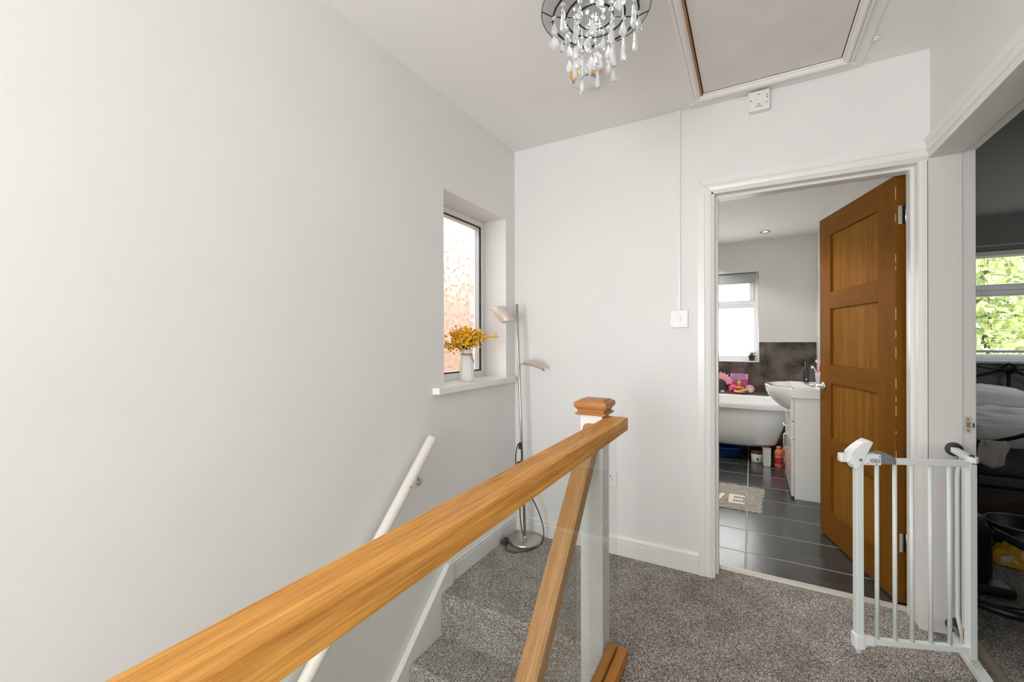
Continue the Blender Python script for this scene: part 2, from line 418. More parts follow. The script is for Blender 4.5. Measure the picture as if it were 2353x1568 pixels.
struct('ceiling', MB().box(0, 2.0, -5.4, -.86, HC, 2.55).box(0, 1.09, -.86, 0, HC, 2.55).box(1.725, 2.0, -.86, 0, HC, 2.55).box(1.09, 1.725, -.86, 0, 2.52, 2.55).box(1.09, 1.725, -.06, 0, HC, 2.52), M_CEIL, 'off-white landing ceiling')
# landing floor, rounded at the top of the stairs
b = MB().box(.93, 2.0, -5.4, 0, -.25, 0)
def nosing(y, z, back, thick, rad=.02, n=5):
    """section of a carpeted step: tread at z, nose at y, running back to y=back"""
    pts = [(back, z)]
    for k in range(n + 1):
        a = PI / 2 + (PI / 2) * k / n
        pts.append((y + rad + math.cos(a) * rad, z - rad + math.sin(a) * rad))
    pts += [(y, z - thick), (back, z - thick)]
    return pts
b.prism(nosing(-.80, 0, 0.0, .20), lambda u, v, w: (w, u, v), 0.0, .93)
b.box(1.178, 1.958, 0, .115, -.05, 0)
struct('floor', b, M_CARPET, 'landing floor in grey flecked carpet')
struct('floor_hall', MB().box(-.28, .93, -5.4, 0, -2.65, -2.4), M_CARPET)

# skirting boards with a moulded top
def skirting(h, t):
    return [(0, 0), (t, 0), (t, h * .70), (t * .72, h * .73), (t * .72, h * .76), (t * .95, h * .79), (t * .95, h * .86), (t * .6, h * .92), (t * .45, h), (0, h)]
struct('baseboard_back', MB().prism(skirting(.108, .018), lambda u, v, w: (w, -u, v), 0.0, 1.097), M_GLOSS)
struct('baseboard_left', MB().prism(skirting(.108, .018), lambda u, v, w: (u, w, v), -.70, 0.0), M_GLOSS)

# bathroom doorway: lining, stops and moulded architrave
def arch_prof(w):
    return [(0, 0), (0, .008), (w * .12, .014), (w * .16, .011), (w * .22, .017), (w * .42, .020), (w * .55, .017), (w * .60, .021), (w, .021), (w, 0)]
d1 = thing('trim_1', 'white moulded frame around the bathroom doorway', None); d1['kind'] = 'structure'
AW = .080
link('architrave', MB().prism(arch_prof(AW), lambda u, v, w: (1.178 - u, -v, w), 0, 1.975), M_GLOSS, d1)
b = MB()
prof = arch_prof(AW)
b.prism(prof, lambda u, v, w: (1.178 - u + (0 if w == 0 else 0), -v, 1.975 + u) if w == 0 else (1.99, -v, 1.975 + u), 0, 1)
link('architrave', b, M_GLOSS, d1)
link('architrave', MB().prism([(0, 0), (0, .008), (.005, .015), (.012, .018), (.027, .020), (.027, 0)], lambda u, v, w: (1.958 + u, -v, w), 0, 1.975), M_GLOSS, d1)
link('lining', MB().box(1.163, 1.178, 0, .145, 0, 1.99), M_GLOSS, d1)
link('lining', MB().box(1.958, 1.972, 0, .145, 0, 1.99), M_GLOSS, d1)
link('lining', MB().box(1.163, 1.972, 0, .145, 1.975, 1.99), M_GLOSS, d1)
link('door_stop', MB().box(1.178, 1.190, .04, .098, 0, 1.975), M_GLOSS, d1)
link('door_stop', MB().box(1.946, 1.958, .04, .098, 0, 1.975), M_GLOSS, d1)
link('door_stop', MB().box(1.190, 1.946, .04, .098, 1.963, 1.975), M_GLOSS, d1)
# bedroom doorway
d2 = thing('trim_2', 'white moulded frame around the bedroom doorway', None); d2['kind'] = 'structure'
b = MB().prism(arch_prof(.075), lambda u, v, w: (2.0 - v, w, 1.992 + u), -.895, -.0)
link('architrave', b, M_GLOSS, d2)
link('architrave', MB().prism(arch_prof(.075), lambda u, v, w: (2.0 - v, -.808 - u, w), 0, 1.992), M_GLOSS, d2)
link('jamb_lining', MB().box(1.990, 2.094, -.012, .0, 0, 2.0), M_JAMB, d2, bevel=.002)
link('jamb_lining', MB().box(2.094, 2.136, -.003, .012, 0, 2.0), M_JAMB, d2, bevel=.002)
link('jamb_lining', MB().box(1.990, 2.094, -.82, -.803, 0, 2.0), M_JAMB, d2, bevel=.002)
link('head_lining', MB().box(1.990, 2.094, -.803, -.012, 1.984, 2.002), M_JAMB, d2, bevel=.002)
link('head_lining', MB().box(2.094, 2.138, -.803, -.003, 1.992, 2.004), M_JAMB, d2, bevel=.002)
sp = link('strike_plate', MB().box(2.100, 2.121, -.0055, -.003, .842, .908), M_STRIP, d2, bevel=.002)
link('latch_recess', MB().box(2.106, 2.117, -.0062, -.005, .864, .886), M_RAWWOOD, sp)
link('keeper_lip', MB().box(2.118, 2.128, -.012, -.004, .866, .884), M_STEEL, sp, bevel=.002)
link('screw', MB().lathe([(.004, -.0072), (.003, -.0085)], (2.110, 0, .897), 8, 'y'), M_STEEL, sp)
link('screw', MB().lathe([(.004, -.0072), (.003, -.0085)], (2.110, 0, .852), 8, 'y'), M_STEEL, sp)

# ---------------------------------------------------------------- landing window in the left wall
w1 = thing('window_1', 'small recessed landing window with leaf patterned obscure glass', None, (-.16, -.42, .985)); w1['kind'] = 'structure'
FX0, FX1 = -.235, -.160
y0, y1, z0, z1 = -.735, -.115, .985, 1.985
fw = .036
b = MB().box(FX0, FX1, y0, y1, z0, z0 + fw + .012).box(FX0, FX1, y0, y1, z1 - fw, z1).box(FX0, FX1, y0, y0 + fw, z0 + fw + .012, z1 - fw).box(FX0, FX1, y1 - fw, y1, z0 + fw + .012, z1 - fw)
link('frame', b, M_UPVC, w1, bevel=.003)
gy0, gy1, gz0, gz1 = y0 + fw, y1 - fw, z0 + fw + .012, z1 - fw
gk = .009
gx0, gx1 = -.172, -.164
b = MB().box(gx0, gx1, gy0, gy1, gz0, gz0 + gk).box(gx0, gx1, gy0, gy1, gz1 - gk, gz1).box(gx0, gx1, gy0, gy0 + gk, gz0 + gk, gz1 - gk).box(gx0, gx1, gy1 - gk, gy1, gz0 + gk, gz1 - gk)
link('gasket', b, M_GASKET, w1)
pn = link('pane', MB().box(-.216, -.210, gy0 + .002, gy1 - .002, gz0 + .002, gz1 - .002), M_OBSCURE, w1)
b = MB(); b2 = MB()     # raised leaves moulded into the obscure glass
rl = random.Random(3)
def glass_leaf(cy_, cz_, ang, L, wd):
    d = (math.cos(ang), math.sin(ang)); n = (-d[1], d[0])
    def P(t, s, h): return (-.2095 + h, cy_ + d[0] * t * L + n[0] * s * wd, cz_ + d[1] * t * L + n[1] * s * wd)
    pts = [P(.06, 0, 0), P(.55, -.5, 0), P(1, 0, 0), P(.55, .5, 0), P(.5, 0, .0025 + .0035 * rl.random())]
    if any(not (gy0 + .004 < q[1] < gy1 - .004 and gz0 + .004 < q[2] < gz1 - .004) for q in pts): return
    b.add(pts, [(0, 1, 4), (1, 2, 4)]); b2.add(pts, [(2, 3, 4), (3, 0, 4)])
zz = gz0 + .03; row = 0
while zz < gz1:
    yy = gy0 + .02 + (row % 2) * .045
    while yy < gy1:
        a0 = rl.random() * 6.28
        for k in range(5):
            glass_leaf(yy + rl.uniform(-.012, .012), zz + rl.uniform(-.012, .012), a0 + k * 1.2566 + rl.uniform(-.15, .15), rl.uniform(.056, .074), rl.uniform(.032, .042))
        yy += .108
    zz += .098; row += 1
tag(link('leaf_relief', b, M_LEAFLIT, pn, recalc=False), kind='stuff')  # brighter half of each leaf; fold shading put into the material
tag(link('leaf_relief', b2, M_OBSCURE, pn, recalc=False), kind='stuff')
link('sill', MB().box(-.165, .040, -.822, -.062, .962, .995), M_GLOSS, w1, bevel=.004)

# ---------------------------------------------------------------- loft hatch (moulded frame and painted board)
lh = thing('loft_hatch', 'painted loft hatch board in a moulded white frame on the ceiling', 'hatch', (1.41, -.49, 2.45))
hx0, hx1, hy0, hy1 = 1.128, 1.687, -.88, -.117
b = MB()
for (xa, xb, ya, yb) in ((hx0 - .066, hx0 - .03, hy0 - .07, hy1 + .115), (hx1 + .035, hx1 + .085, hy0 - .07, hy1 + .115), (hx0 - .03, hx1 + .035, hy1 + .07, hy1 + .115), (hx0 - .03, hx1 + .035, hy0 - .07, hy0 - .03)):
    b.box(xa, xb, ya, yb, 2.443, 2.4505)
link('flat_border', b, M_CEIL, lh)
mp_ = [(0, 0), (0, .010), (.004, .013), (.008, .011), (.010, .019), (.018, .025), (.026, .024), (.031, .014), (.033, .018), (.043, .018), (.046, .012), (.046, 0)]
def mould(mw, pa, pb, inward):
    pa, pb, inward = Vector(pa), Vector(pb), Vector(inward)
    t = (pb - pa).normalized()
    bb = MB().prism([(u_ * mw / .046, v_) for u_, v_ in mp_], lambda u, v, w: tuple((pa if w == 0 else pb) - inward * u + t * (-u if w == 0 else u) + Vector((0, 0, -v))), 0, 1)
    link('frame_moulding', bb, M_CEIL, lh)
mould(.046, (hx0, hy0, HC), (hx0, hy1, HC), (1, 0, 0))
mould(.046, (hx1, hy1, HC), (hx1, hy0, HC), (-1, 0, 0))
mould(.060, (hx0, hy1, HC), (hx1, hy1, HC), (0, -1, 0))
mould(.046, (hx1, hy0, HC), (hx0, hy0, HC), (0, 1, 0))
link('timber_lining', MB().box(hx0 - .003, hx0 + .0055, hy0, hy1, 2.437, 2.49), M_RAWWOOD, lh)
link('timber_lining', MB().box(hx1, hx1 + .012, hy0, hy1, 2.446, 2.49).box(hx0, hx1, hy1, hy1 + .01, 2.446, 2.49).box(hx0, hx1, hy0 - .01, hy0, 2.446, 2.49), M_RAWWOOD, lh)
link('board', MB().box(hx0 + .010, hx1 - .003, hy0, hy1 - .003, 2.447, 2.488), M_HATCH, lh)
pc = MB()
pc.add([(1.775, -.215, 2.449), (1.80, -.20, 2.449), (1.795, -.165, 2.449), (1.772, -.172, 2.449), (1.772, -.205, 2.434), (1.786, -.195, 2.438), (1.785, -.175, 2.441)], [(0, 1, 5, 4), (1, 2, 6, 5), (2, 3, 6), (3, 0, 4), (3, 4, 5, 6)])
single('ceiling_latch', pc, M_PLASTIC, 'small chipped white painted catch on ceiling beside the loft hatch', 'catch')

# ---------------------------------------------------------------- staircase going down along the left wall
st = thing('staircase', 'carpeted staircase descending along the white wall behind the oak balustrade', 'stairs', (.43, -.80, 0))
G, RISE = .222, .20
for k in range(1, 12):
    y = -.80 - G * k; z = -RISE * k
    b = MB().prism(nosing(y, z, y + G + .012, RISE), lambda u, v, w: (w, u, v), .032, .775)
    link('step', b, M_CARPET, st)
def slope_board(x0, x1, ya, za, yb, slope, depth, top_cut=None):
    bb = MB(); zb = za + (yb - ya) * slope
    return bb.prism([(ya, za), (yb, zb), (yb, zb - depth), (ya, za - depth)], lambda u, v, w: (w, u, v), x0, x1)
b = MB().prism([(-.735, .108), (-3.3, .108 - 2.565 * .905), (-3.3, .108 - 2.565 * .905 - .42), (-.70, -.22), (-.70, .108)], lambda u, v, w: (w, u, v), 0.001, .031)
link('wall_string', b, M_GLOSS, st, bevel=.003)
b = MB().prism([(-.865, -.16), (-3.3, -.16 - 2.435 * .905), (-3.3, -.16 - 2.435 * .905 - .40), (-.80, -.50), (-.80, -.16)], lambda u, v, w: (w, u, v), .776, .836)
link('outer_string', b, M_GLOSS, st, bevel=.003)
struct('trim_3', MB().box(.852, .875, -5.4, -.80, -.26, .004), M_GLOSS, 'white apron board along the landing edge')

# mopstick handrail fixed to the left wall
hr = thing('wall_handrail', 'white painted mopstick handrail fixed to the stairwell wall', 'handrail', (.06, -.90, .78))
a = Vector((.062, -.905, .772)); dv = Vector((0, -.636, -.667)).normalized()
link('rail', MB().tube([a - dv * .012, a - dv * .006, a, a + dv * 1.2, a + dv * 2.9], [.012, .020, .0235, .0235, .0235], 16), M_GLOSS if False else plain('cream_gloss_handrail', (0.83, 0.79, 0.735), 0.25), hr)
for t in (.15, 1.5, 2.6):
    q = a + dv * t
    bk = link('bracket', MB().tube(catmull([q + Vector((-.002, .004, -.022)), q + Vector((-.012, .030, -.060)), q + Vector((-.040, .068, -.090)), q + Vector((-.061, .088, -.094))], 4), .005, 8), M_STEEL, hr)
    link('wall_plate', MB().lathe([(.015, 0), (.015, .004), (.010, .006)], q + Vector((-.0615, .088, -.094)), 14, 'x'), M_STEEL, bk)
q = a + dv * .235
link('screw_hole', MB().ball(q + Vector((.0232, -.002, .003)), .003, 8, 6), M_BROWNLID, hr)

# ---------------------------------------------------------------- landing balustrade
bal = thing('landing_balustrade', 'level oak handrail with clear glass panel along the stairwell edge', 'balustrade', (.895, -.80, 0))
link('handrail', MB().box(.857, .934, -5.4, -.805, .882, .931), M_OAK, bal, bevel=.004)
link('bracket_block', MB().lathe([(.015, .835), (.015, .86)], (0, -.80, .912), 12, 'x'), M_OAK_CAP, bal)
link('base_rail', MB().box(.856, .889, -5.4, -.802, .004, .052).box(.889, .897, -5.4, -.802, .004, .020).box(.897, .930, -5.4, -.802, .004, .052), M_OAK_BASE, bal, bevel=.003)
gl = link('glass_panel', MB().box(.889, .897, -5.38, -.828, .020, .885), M_GLASS, bal)

nw = thing('newel_post', 'white square newel post with moulded oak cap at stair head', 'newel post', (.806, -.8125, 0))
NX0, NX1, NY0, NY1 = .762, .850, -.858, -.768
link('shaft', MB().box(NX0, NX1, NY0, NY1, -.30, .945), M_GLOSS, nw, bevel=.003)
def square_lathe(prof, cx, cy_):
    bb = MB(); v = []
    for h, z in prof: v += [(cx - h, cy_ - h, z), (cx + h, cy_ - h, z), (cx + h, cy_ + h, z), (cx - h, cy_ + h, z)]
    n = len(prof)
    f = [(i * 4 + k, i * 4 + (k + 1) % 4, i * 4 + 4 + (k + 1) % 4, i * 4 + 4 + k) for i in range(n - 1) for k in range(4)]
    f += [(3, 2, 1, 0), tuple((n - 1) * 4 + k for k in range(4))]
    return bb.add(v, f)
cap = link('cap', square_lathe([(.050, .935), (.058, .937), (.060, .941), (.058, .945), (.051, .948), (.052, .954), (.056, .960), (.062, .967), (.064, .974), (.063, .982), (.058, .988), (.049, .990), (.049, .993), (.036, .995), (.001, .996)], .806, -.813), M_OAK_CAP, nw)
link('putty_spot', MB().ball((.815, -.871, .987), .0022, 8, 6), M_LABEL, cap)

# raking balustrade down the stairs
rk = thing('raking_balustrade', 'sloping oak stair handrail with glass panel running down from the newel', 'balustrade', (.806, -.86, .87))
SL = 1.10; sa = math.atan(SL)
dr = Vector((0, -math.cos(sa), -math.sin(sa))); nr = Vector((0, -math.sin(sa), math.cos(sa)))
Lr = 3.2
half = .0305; th = .058
prof = []
for k in range(9):          # slightly rounded top
    t = -1 + 2 * k / 8
    prof.append((t * half, -abs(t) ** 4 * .007))
prof += [(half, -th), (-half, -th)]
top0 = Vector((.806, -.859, .905))
hrk = MB()
def rake_fn(u, v, w):
    # cut the upper end vertically against the newel
    p = top0 + Vector((u, 0, 0)) + nr * v + dr * (w * Lr)
    if w == 0:
        k = (p.y + .859) / math.cos(sa); p = p + dr * k
    return tuple(p)
hrk.prism(prof, rake_fn, 0, 1)
orail = link('handrail', hrk, M_OAK_RAKE, rk)
# rotate the wood grain with the slope: re-express the mesh along its own axis
R = Matrix.Rotation(sa, 4, 'X')
orail.data.transform(R.inverted()); orail.rotation_euler = (sa, 0, 0)
zt = .905 - .058 / math.cos(sa) + .01
b = MB().prism([(-.859, zt), (-3.2, zt - 2.341 * SL), (-3.2, -.13 - 2.34 * .905), (-.859, -.13)], lambda u, v, w: (w, u, v), .789, .797)
link('glass_panel', b, M_GLASS, rk)
b = MB().prism([(-.859, -.12), (-3.3, -.12 - 2.441 * .905), (-3.3, -.16 - 2.441 * .905), (-.859, -.16)], lambda u, v, w: (w, u, v), .776, .836)
link('base_rail', b, M_OAK_RAKE, rk)

# ---------------------------------------------------------------- fittings on the landing walls
ls = thing('light_switch', 'white single light switch below the cable trunking', 'light switch', (1.005, 0, 1.336))
link('face_plate', MB().box(.959, 1.050, -.012, 0, 1.290, 1.385), M_PLASTIC, ls, bevel=.003)
link('rocker', MB().box(.996, 1.013, -.017, -.010, 1.320, 1.354), M_PLASTIC, ls, bevel=.002)
for x in (.970, 1.039):
    link('screw', MB().lathe([(.0032, -.0135), (.003, -.0118)], (x, 0, 1.337), 8, 'y'), M_STEEL, ls)
ct = single('cable_trunking', MB().box(.9965, 1.0135, -.011, 0, 1.385, HC), M_PLASTIC, 'thin white cable trunking rising from switch to ceiling', 'trunking', bevel=.002)
iso = thing('isolator_switch', 'white surface mounted isolator switch under the loft hatch', 'isolator switch', (1.376, 0, 2.385))
link('back_box', MB().box(1.333, 1.419, -.032, 0, 2.340, 2.430), M_PLASTIC, iso, bevel=.003)
link('face_plate', MB().box(1.331, 1.421, -.042, -.032, 2.338, 2.432), M_PLASTIC, iso, bevel=.003)
link('rocker', MB().box(1.355, 1.394, -.045, -.041, 2.372, 2.408), M_PLASTIC, iso, bevel=.0015)
for x, z in ((1.342, 2.388), (1.411, 2.392)):
    link('screw', MB().lathe([(.0035, -.044), (.003, -.0418)], (x, 0, z), 8, 'y'), M_GREY_PL, iso)
link('fuse_ring', MB().lathe([(.006, -.0428), (.006, -.0418)], (1.408, 0, 2.368), 14, 'y'), plain('fuse_ring_grey', (.62, .61, .6), .4), iso)
b = MB()
for x, z, w in ((1.376, 2.414, .005), (1.376, 2.366, .006), (1.366, 2.357, .003), (1.373, 2.3565, .003), (1.380, 2.356, .003), (1.387, 2.3555, .003), (1.409, 2.404, .004)):
    b.box(x - w, x + w, -.0426, -.0418, z - .0014, z + .0014)
tag(link('marking', b, M_DARKGREY, iso), 'small dark printed marking', kind='stuff')
cc = MB().box(1.30, 1.332, -.010, 0, 2.424, 2.434).box(1.272, 1.30, -.008, 0, 2.430, 2.438)
single('conduit_stub', cc, M_PLASTIC, 'short white conduit stub beside the isolator under the hatch', 'conduit', bevel=.002)
so = thing('wall_socket', 'white double wall socket on the back wall behind newel', 'socket', (.60, 0, .43))
link('face_plate', MB().box(.523, .669, -.010, 0, .383, .468), M_PLASTIC, so, bevel=.003)
for x in (.560, .632):
    b = MB()
    b.box(x - .003, x + .003, -.0108, -.009, .436, .446)
    for s in (-1, 1): b.box(x + s * .011 - .004, x + s * .011 + .004, -.0108, -.009, .419, .424)
    link('pin_slots', b, M_DARKGREY, so)
    link('rocker', MB().box(x - .006, x + .006, -.013, -.009, .448, .462), M_PLASTIC, so, bevel=.001)

# ---------------------------------------------------------------- floor lamp in the corner
lx, ly = .142, -.135
fl = thing('floor_lamp', 'slim brushed nickel floor lamp with two swivel heads in the corner', 'lamp', (lx, ly, 0))
link('base', MB().lathe([(.098, .002), (.100, .004), (.100, .020), (.096, .023), (.002, .024)], (lx, ly, 0), 48), M_NICKEL, fl)
tp = Vector((.088, -.135, 1.446)); bt = Vector((lx, ly, .02))
link('pole', MB().tube([bt, bt.lerp(tp, .5), tp], .0085, 16), M_NICKEL, fl)
link('collar', MB().lathe([(.014, .024), (.014, .034), (.009, .038)], (lx, ly, 0), 20), M_NICKEL, fl)
def lamp_head(zc, d, wdt, lng, roll, droop):
    """leaf shaped shell reaching out along d from the pole"""
    p = bt.lerp(tp, (zc - bt.z) / (tp.z - bt.z)); d = Vector(d).normalized()
    s = Vector((0, 0, 1)).cross(d).normalized(); u = d.cross(s)
    s, u = s * math.cos(roll) + u * math.sin(roll), u * math.cos(roll) - s * math.sin(roll)
    st_ = p + d * .032
    link('swivel_arm', MB().tube([p, st_ + d * .02], .0055, 10), M_NICKEL, fl)
    def shape(k, i, inner):
        t = i; w = wdt * (math.sin(PI * min(1, max(0, .10 + .86 * t))) ** .75)
        x = st_ + d * (t * lng) - Vector((0, 0, 1)) * (droop * t * t)
        h = .030 * (1 - (2 * k - 1) ** 2) * (math.sin(PI * (.08 + .86 * t)) ** .6) * (0.72 if inner else 1)
        return tuple(x + s * ((2 * k - 1) * w * (.94 if inner else 1)) + u * h)
    hd = link('lamp_head', MB().grid(lambda i, j: shape(i, j, False), 10, 14), M_LAMPHEAD, fl)
    m = hd.modifiers.new('solid', 'SOLIDIFY'); m.thickness = .0035; m.offset = -1
    ln = link('diffuser', MB().grid(lambda i, j: tuple(Vector(shape(i, j, True)) - u * (.030 * (1 - (2 * i - 1) ** 2) * .5)), 6, 10), M_LAMPLENS, hd)
arm = Vector((.094, -.137, 1.386))
link('swivel_arm', MB().tube([arm, arm + Vector((-.026, -.012, .001))], .0055, 10), M_NICKEL, fl)
def shell(i, j, off):
    A, B_, D, C_ = Vector((-.072, -.180, 1.421)), Vector((.024, -.150, 1.425)), Vector((.016, -.190, 1.327)), Vector((.086, -.150, 1.338))
    p = A.lerp(B_, i).lerp(D.lerp(C_, i), j)
    bul = math.sin(PI * (.05 + .9 * i)) ** .7 * .030 + math.sin(PI * j) * .014
    edge = 1 - .20 * (2 * j - 1) ** 2 * (1 - i)
    return tuple(p + Vector((.25, -.75, .35)) * (bul + off))
hd = link('lamp_head', MB().grid(lambda i, j: shell(i, j, 0), 14, 12), M_LAMPHEAD, fl, subsurf=1)
m = hd.modifiers.new('solid', 'SOLIDIFY'); m.thickness = .004; m.offset = 1
def lens_pt(i, j):
    p = Vector(shell(0, j, -.004)); q = Vector(shell(.35, j, -.030))
    return tuple(p.lerp(q, i) + Vector((-.008, .010, -.006)) * math.sin(PI * j))
link('diffuser', MB().grid(lens_pt, 6, 12), M_LAMPLENS, hd)
lamp_head(1.078, (.98, .10, .10), .060, .130, -.30, .050)
cord = catmull([(.117, -.142, .60), (.100, -.150, .585), (.088, -.152, .52), (.090, -.150, .44), (.100, -.150, .40), (.118, -.150, .39), (.128, -.152, .30), (.118, -.156, .20), (.128, -.158, .10), (.140, -.150, .045)])
link('cord', MB().tube(cord, .0032, 8), M_BLACK, fl)
cord2 = catmull([(.122, -.145, .60), (.128, -.15, .53), (.120, -.152, .46), (.135, -.150, .40), (.165, -.140, .32), (.205, -.110, .22), (.232, -.085, .12), (.243, -.085, .04), (.240, -.135, .006), (.225, -.20, .005), (.19, -.255, .005), (.145, -.285, .005), (.105, -.285, .005), (.075, -.255, .006), (.06, -.225, .012)])
link('cord', MB().tube(cord2, .0032, 8), M_BLACK, fl)
link('inline_switch', MB().box(.099, .121, -.162, -.144, .425, .490), M_BLACK, fl, bevel=.006)
link('cord_clip', MB().box(.108, .128, -.158, -.140, .565, .605), M_BLACK, fl, bevel=.004)
pg = link('plug', MB().box(.028, .066, -.242, -.200, .004, .036), M_BLACK, fl, bevel=.006)
link('pin', MB().box(.044, .050, -.236, -.228, .036, .056), M_NICKEL, pg)
link('pin', MB().box(.036, .040, -.212, -.206, .036, .052), M_NICKEL, pg)
link('pin', MB().box(.054, .058, -.212, -.206, .036, .052), M_NICKEL, pg)

# ---------------------------------------------------------------- vase and dried flowers on the sill
vx, vy, vz = -.060, -.455, .995
va = thing('vase', 'white ribbed vase tied with twine on the landing windowsill', 'vase', (vx, vy, vz))
b = MB()
prof = [(.036, 0), (.039, .01), (.0385, .05), (.0365, .10), (.033, .132), (.028, .150), (.0275, .157), (.033, .172), (.0365, .178), (.0335, .178), (.025, .160), (.024, .150)]
SEG = 48; v = []
for i, (r, h) in enumerate(prof):
    for k in range(SEG):
        a_ = 2 * PI * k / SEG; rr = r * (1 + (.055 if k % 4 < 2 else -.03) * (1 if 0 < h < .165 else .6))
        v.append((vx + rr * math.cos(a_), vy + rr * math.sin(a_), vz + h))
f = [(i * SEG + k, i * SEG + (k + 1) % SEG, (i + 1) * SEG + (k + 1) % SEG, (i + 1) * SEG + k) for i in range(len(prof) - 1) for k in range(SEG)]
f += [tuple(range(SEG - 1, -1, -1)), tuple((len(prof) - 1) * SEG + k for k in range(SEG))]
b.add(v, f, True); link('body', b, M_VASE, va)
b = MB().tube([(vx + .031 * math.cos(q * PI / 10), vy + .031 * math.sin(q * PI / 10), vz + .150 + .002 * math.sin(q)) for q in range(20)], .0022, 6, closed=True)
b.tube([(vx + .031 * math.cos(q * PI / 10), vy + .031 * math.sin(q * PI / 10), vz + .154) for q in range(20)], .0022, 6, closed=True)
b.tube([(vx + .028, vy - .016, vz + .152), (vx + .042, vy - .012, vz + .150), (vx + .050, vy - .008, vz + .125), (vx + .053, vy - .004, vz + .100)], .002, 6)
b.tube([(vx + .028, vy - .016, vz + .150), (vx + .038, vy - .010, vz + .135), (vx + .044, vy - .004, vz + .112)], .002, 6)
link('twine', b, M_TWINE, va)
fb = thing('dried_flowers', 'bunch of mustard yellow dried flowers standing in the ribbed vase', 'flowers', (vx, vy, vz + .16))
rf = random.Random(11)
for k in range(26):
    a_ = 2 * PI * k / 26 * 3 + rf.uniform(-.3, .3); reach = rf.uniform(.02, .135); hgt = .125 - reach * rf.uniform(.2, .8)
    if k == 0: a_, reach, hgt = .55, .165, .075
    if k == 1: a_, reach, hgt = -2.0, .12, .0
    if k == 2: a_, reach, hgt = -1.2, .135, .045
    tipp = Vector((vx + math.cos(a_) * reach, vy + math.sin(a_) * reach, vz + .178 + max(-.02, hgt)))
    base = Vector((vx + math.cos(a_) * .012, vy + math.sin(a_) * .012, vz + .165))
    mid = base.lerp(tipp, .5) + Vector((0, 0, .025))
    pts = catmull([base, mid, tipp], 5)
    sp_ = link('sprig', MB().tube(pts, .0016, 5), M_STEM, fb)
    b = MB()
    for j in range(52):
        t = rf.uniform(.30, 1.0); q = pts[min(len(pts) - 1, int(t * (len(pts) - 1)))] + Vector((rf.gauss(0, .015), rf.gauss(0, .015), rf.gauss(.002, .013)))
        if q.x < -.150: q.x = -.150
        n = Vector((rf.uniform(-1, 1), rf.uniform(-1, 1), rf.uniform(-.2, 1))).normalized()
        s_ = n.orthogonal().normalized(); t_ = n.cross(s_); rad = rf.uniform(.0045, .0095)
        ring = [q + (s_ * math.cos(2 * PI * i / 5) + t_ * math.sin(2 * PI * i / 5)) * rad + n * (.4 * rad) for i in range(5)]
        vs = [q - n * .001] + ring; b.add(vs, [(0, 1 + i, 1 + (i + 1) % 5) for i in range(5)])
    tag(link('blossoms', b, M_FLOWER, sp_, recalc=False), kind='stuff')

# ---------------------------------------------------------------- chandelier
hx, hy, hz = .908, -1.108, 2.258
ch = thing('chandelier', 'round grey organza ceiling shade hung with tiers of crystal drops', 'chandelier', (hx, hy, 2.43))
SR = .170
b = MB()
n = 96
v = []; ring = lambda r, z, wob=0: [(hx + (r + wob * math.sin(k * 2.4)) * math.cos(2 * PI * k / n), hy + (r + wob * math.sin(k * 2.4)) * math.sin(2 * PI * k / n), z) for k in range(n)]
v = ring(SR, hz + .018, .0012) + ring(SR, hz + .09, .0010) + ring(SR, hz + .165, .0006)
b.add(v, [(i * n + k, i * n + (k + 1) % n, (i + 1) * n + (k + 1) % n, (i + 1) * n + k) for i in range(2) for k in range(n)], True)
link('drum_shade', b, M_SHADE, ch, recalc=False)
b = MB(); v = ring(SR, hz + .165) + ring(.055, hz + .165)
b.add(v, [(k, (k + 1) % n, n + (k + 1) % n, n + k) for k in range(n)])
link('shade_lining', b, M_SHADETOP, ch, recalc=False)
link('ceiling_rose', MB().lathe([(.048, HC), (.048, HC - .012), (.036, HC - .026), (.004, HC - .028)], (hx, hy, 0), 32), M_PLASTIC, ch)
link('lamp_holder', MB().lathe([(.018, HC - .026), (.018, HC - .07), (.022, HC - .072), (.022, HC - .10), (.004, HC - .10)], (hx, hy, 0), 20), M_PLASTIC, ch)
link('shade_hem', MB().tube([(hx + (SR + .001) * math.cos(2 * PI * k / 64), hy + (SR + .001) * math.sin(2 * PI * k / 64), hz + .018) for k in range(64)], .0022, 6, closed=True), M_GREY_PL, ch)
RINGS = (.134, .092, .055)
for r in RINGS:
    link('wire_ring', MB().tube([(hx + r * math.cos(2 * PI * k / 64), hy + r * math.sin(2 * PI * k / 64), hz) for k in range(64)], .0034, 6, closed=True), M_BLACKMETAL, ch)
for k in range(4):
    a_ = .5 + k * PI / 2
    link('wire_spoke', MB().tube([(hx + .055 * math.cos(a_), hy + .055 * math.sin(a_), hz), (hx + .134 * math.cos(a_), hy + .134 * math.sin(a_), hz), (hx + SR * math.cos(a_), hy + SR * math.sin(a_), hz + .018)], .0018, 6), M_BLACKMETAL, ch)
cfill = lamp('chandelier_fill', 'SPOT', (hx, hy, hz + .045), (hx, hy, 0), 4, .05, color=(.98, .985, 1.0))  # spot added to brighten walls and floor; the fitting itself is unlit
cfill.data.spot_size = 2.97; cfill.data.spot_blend = 1.0
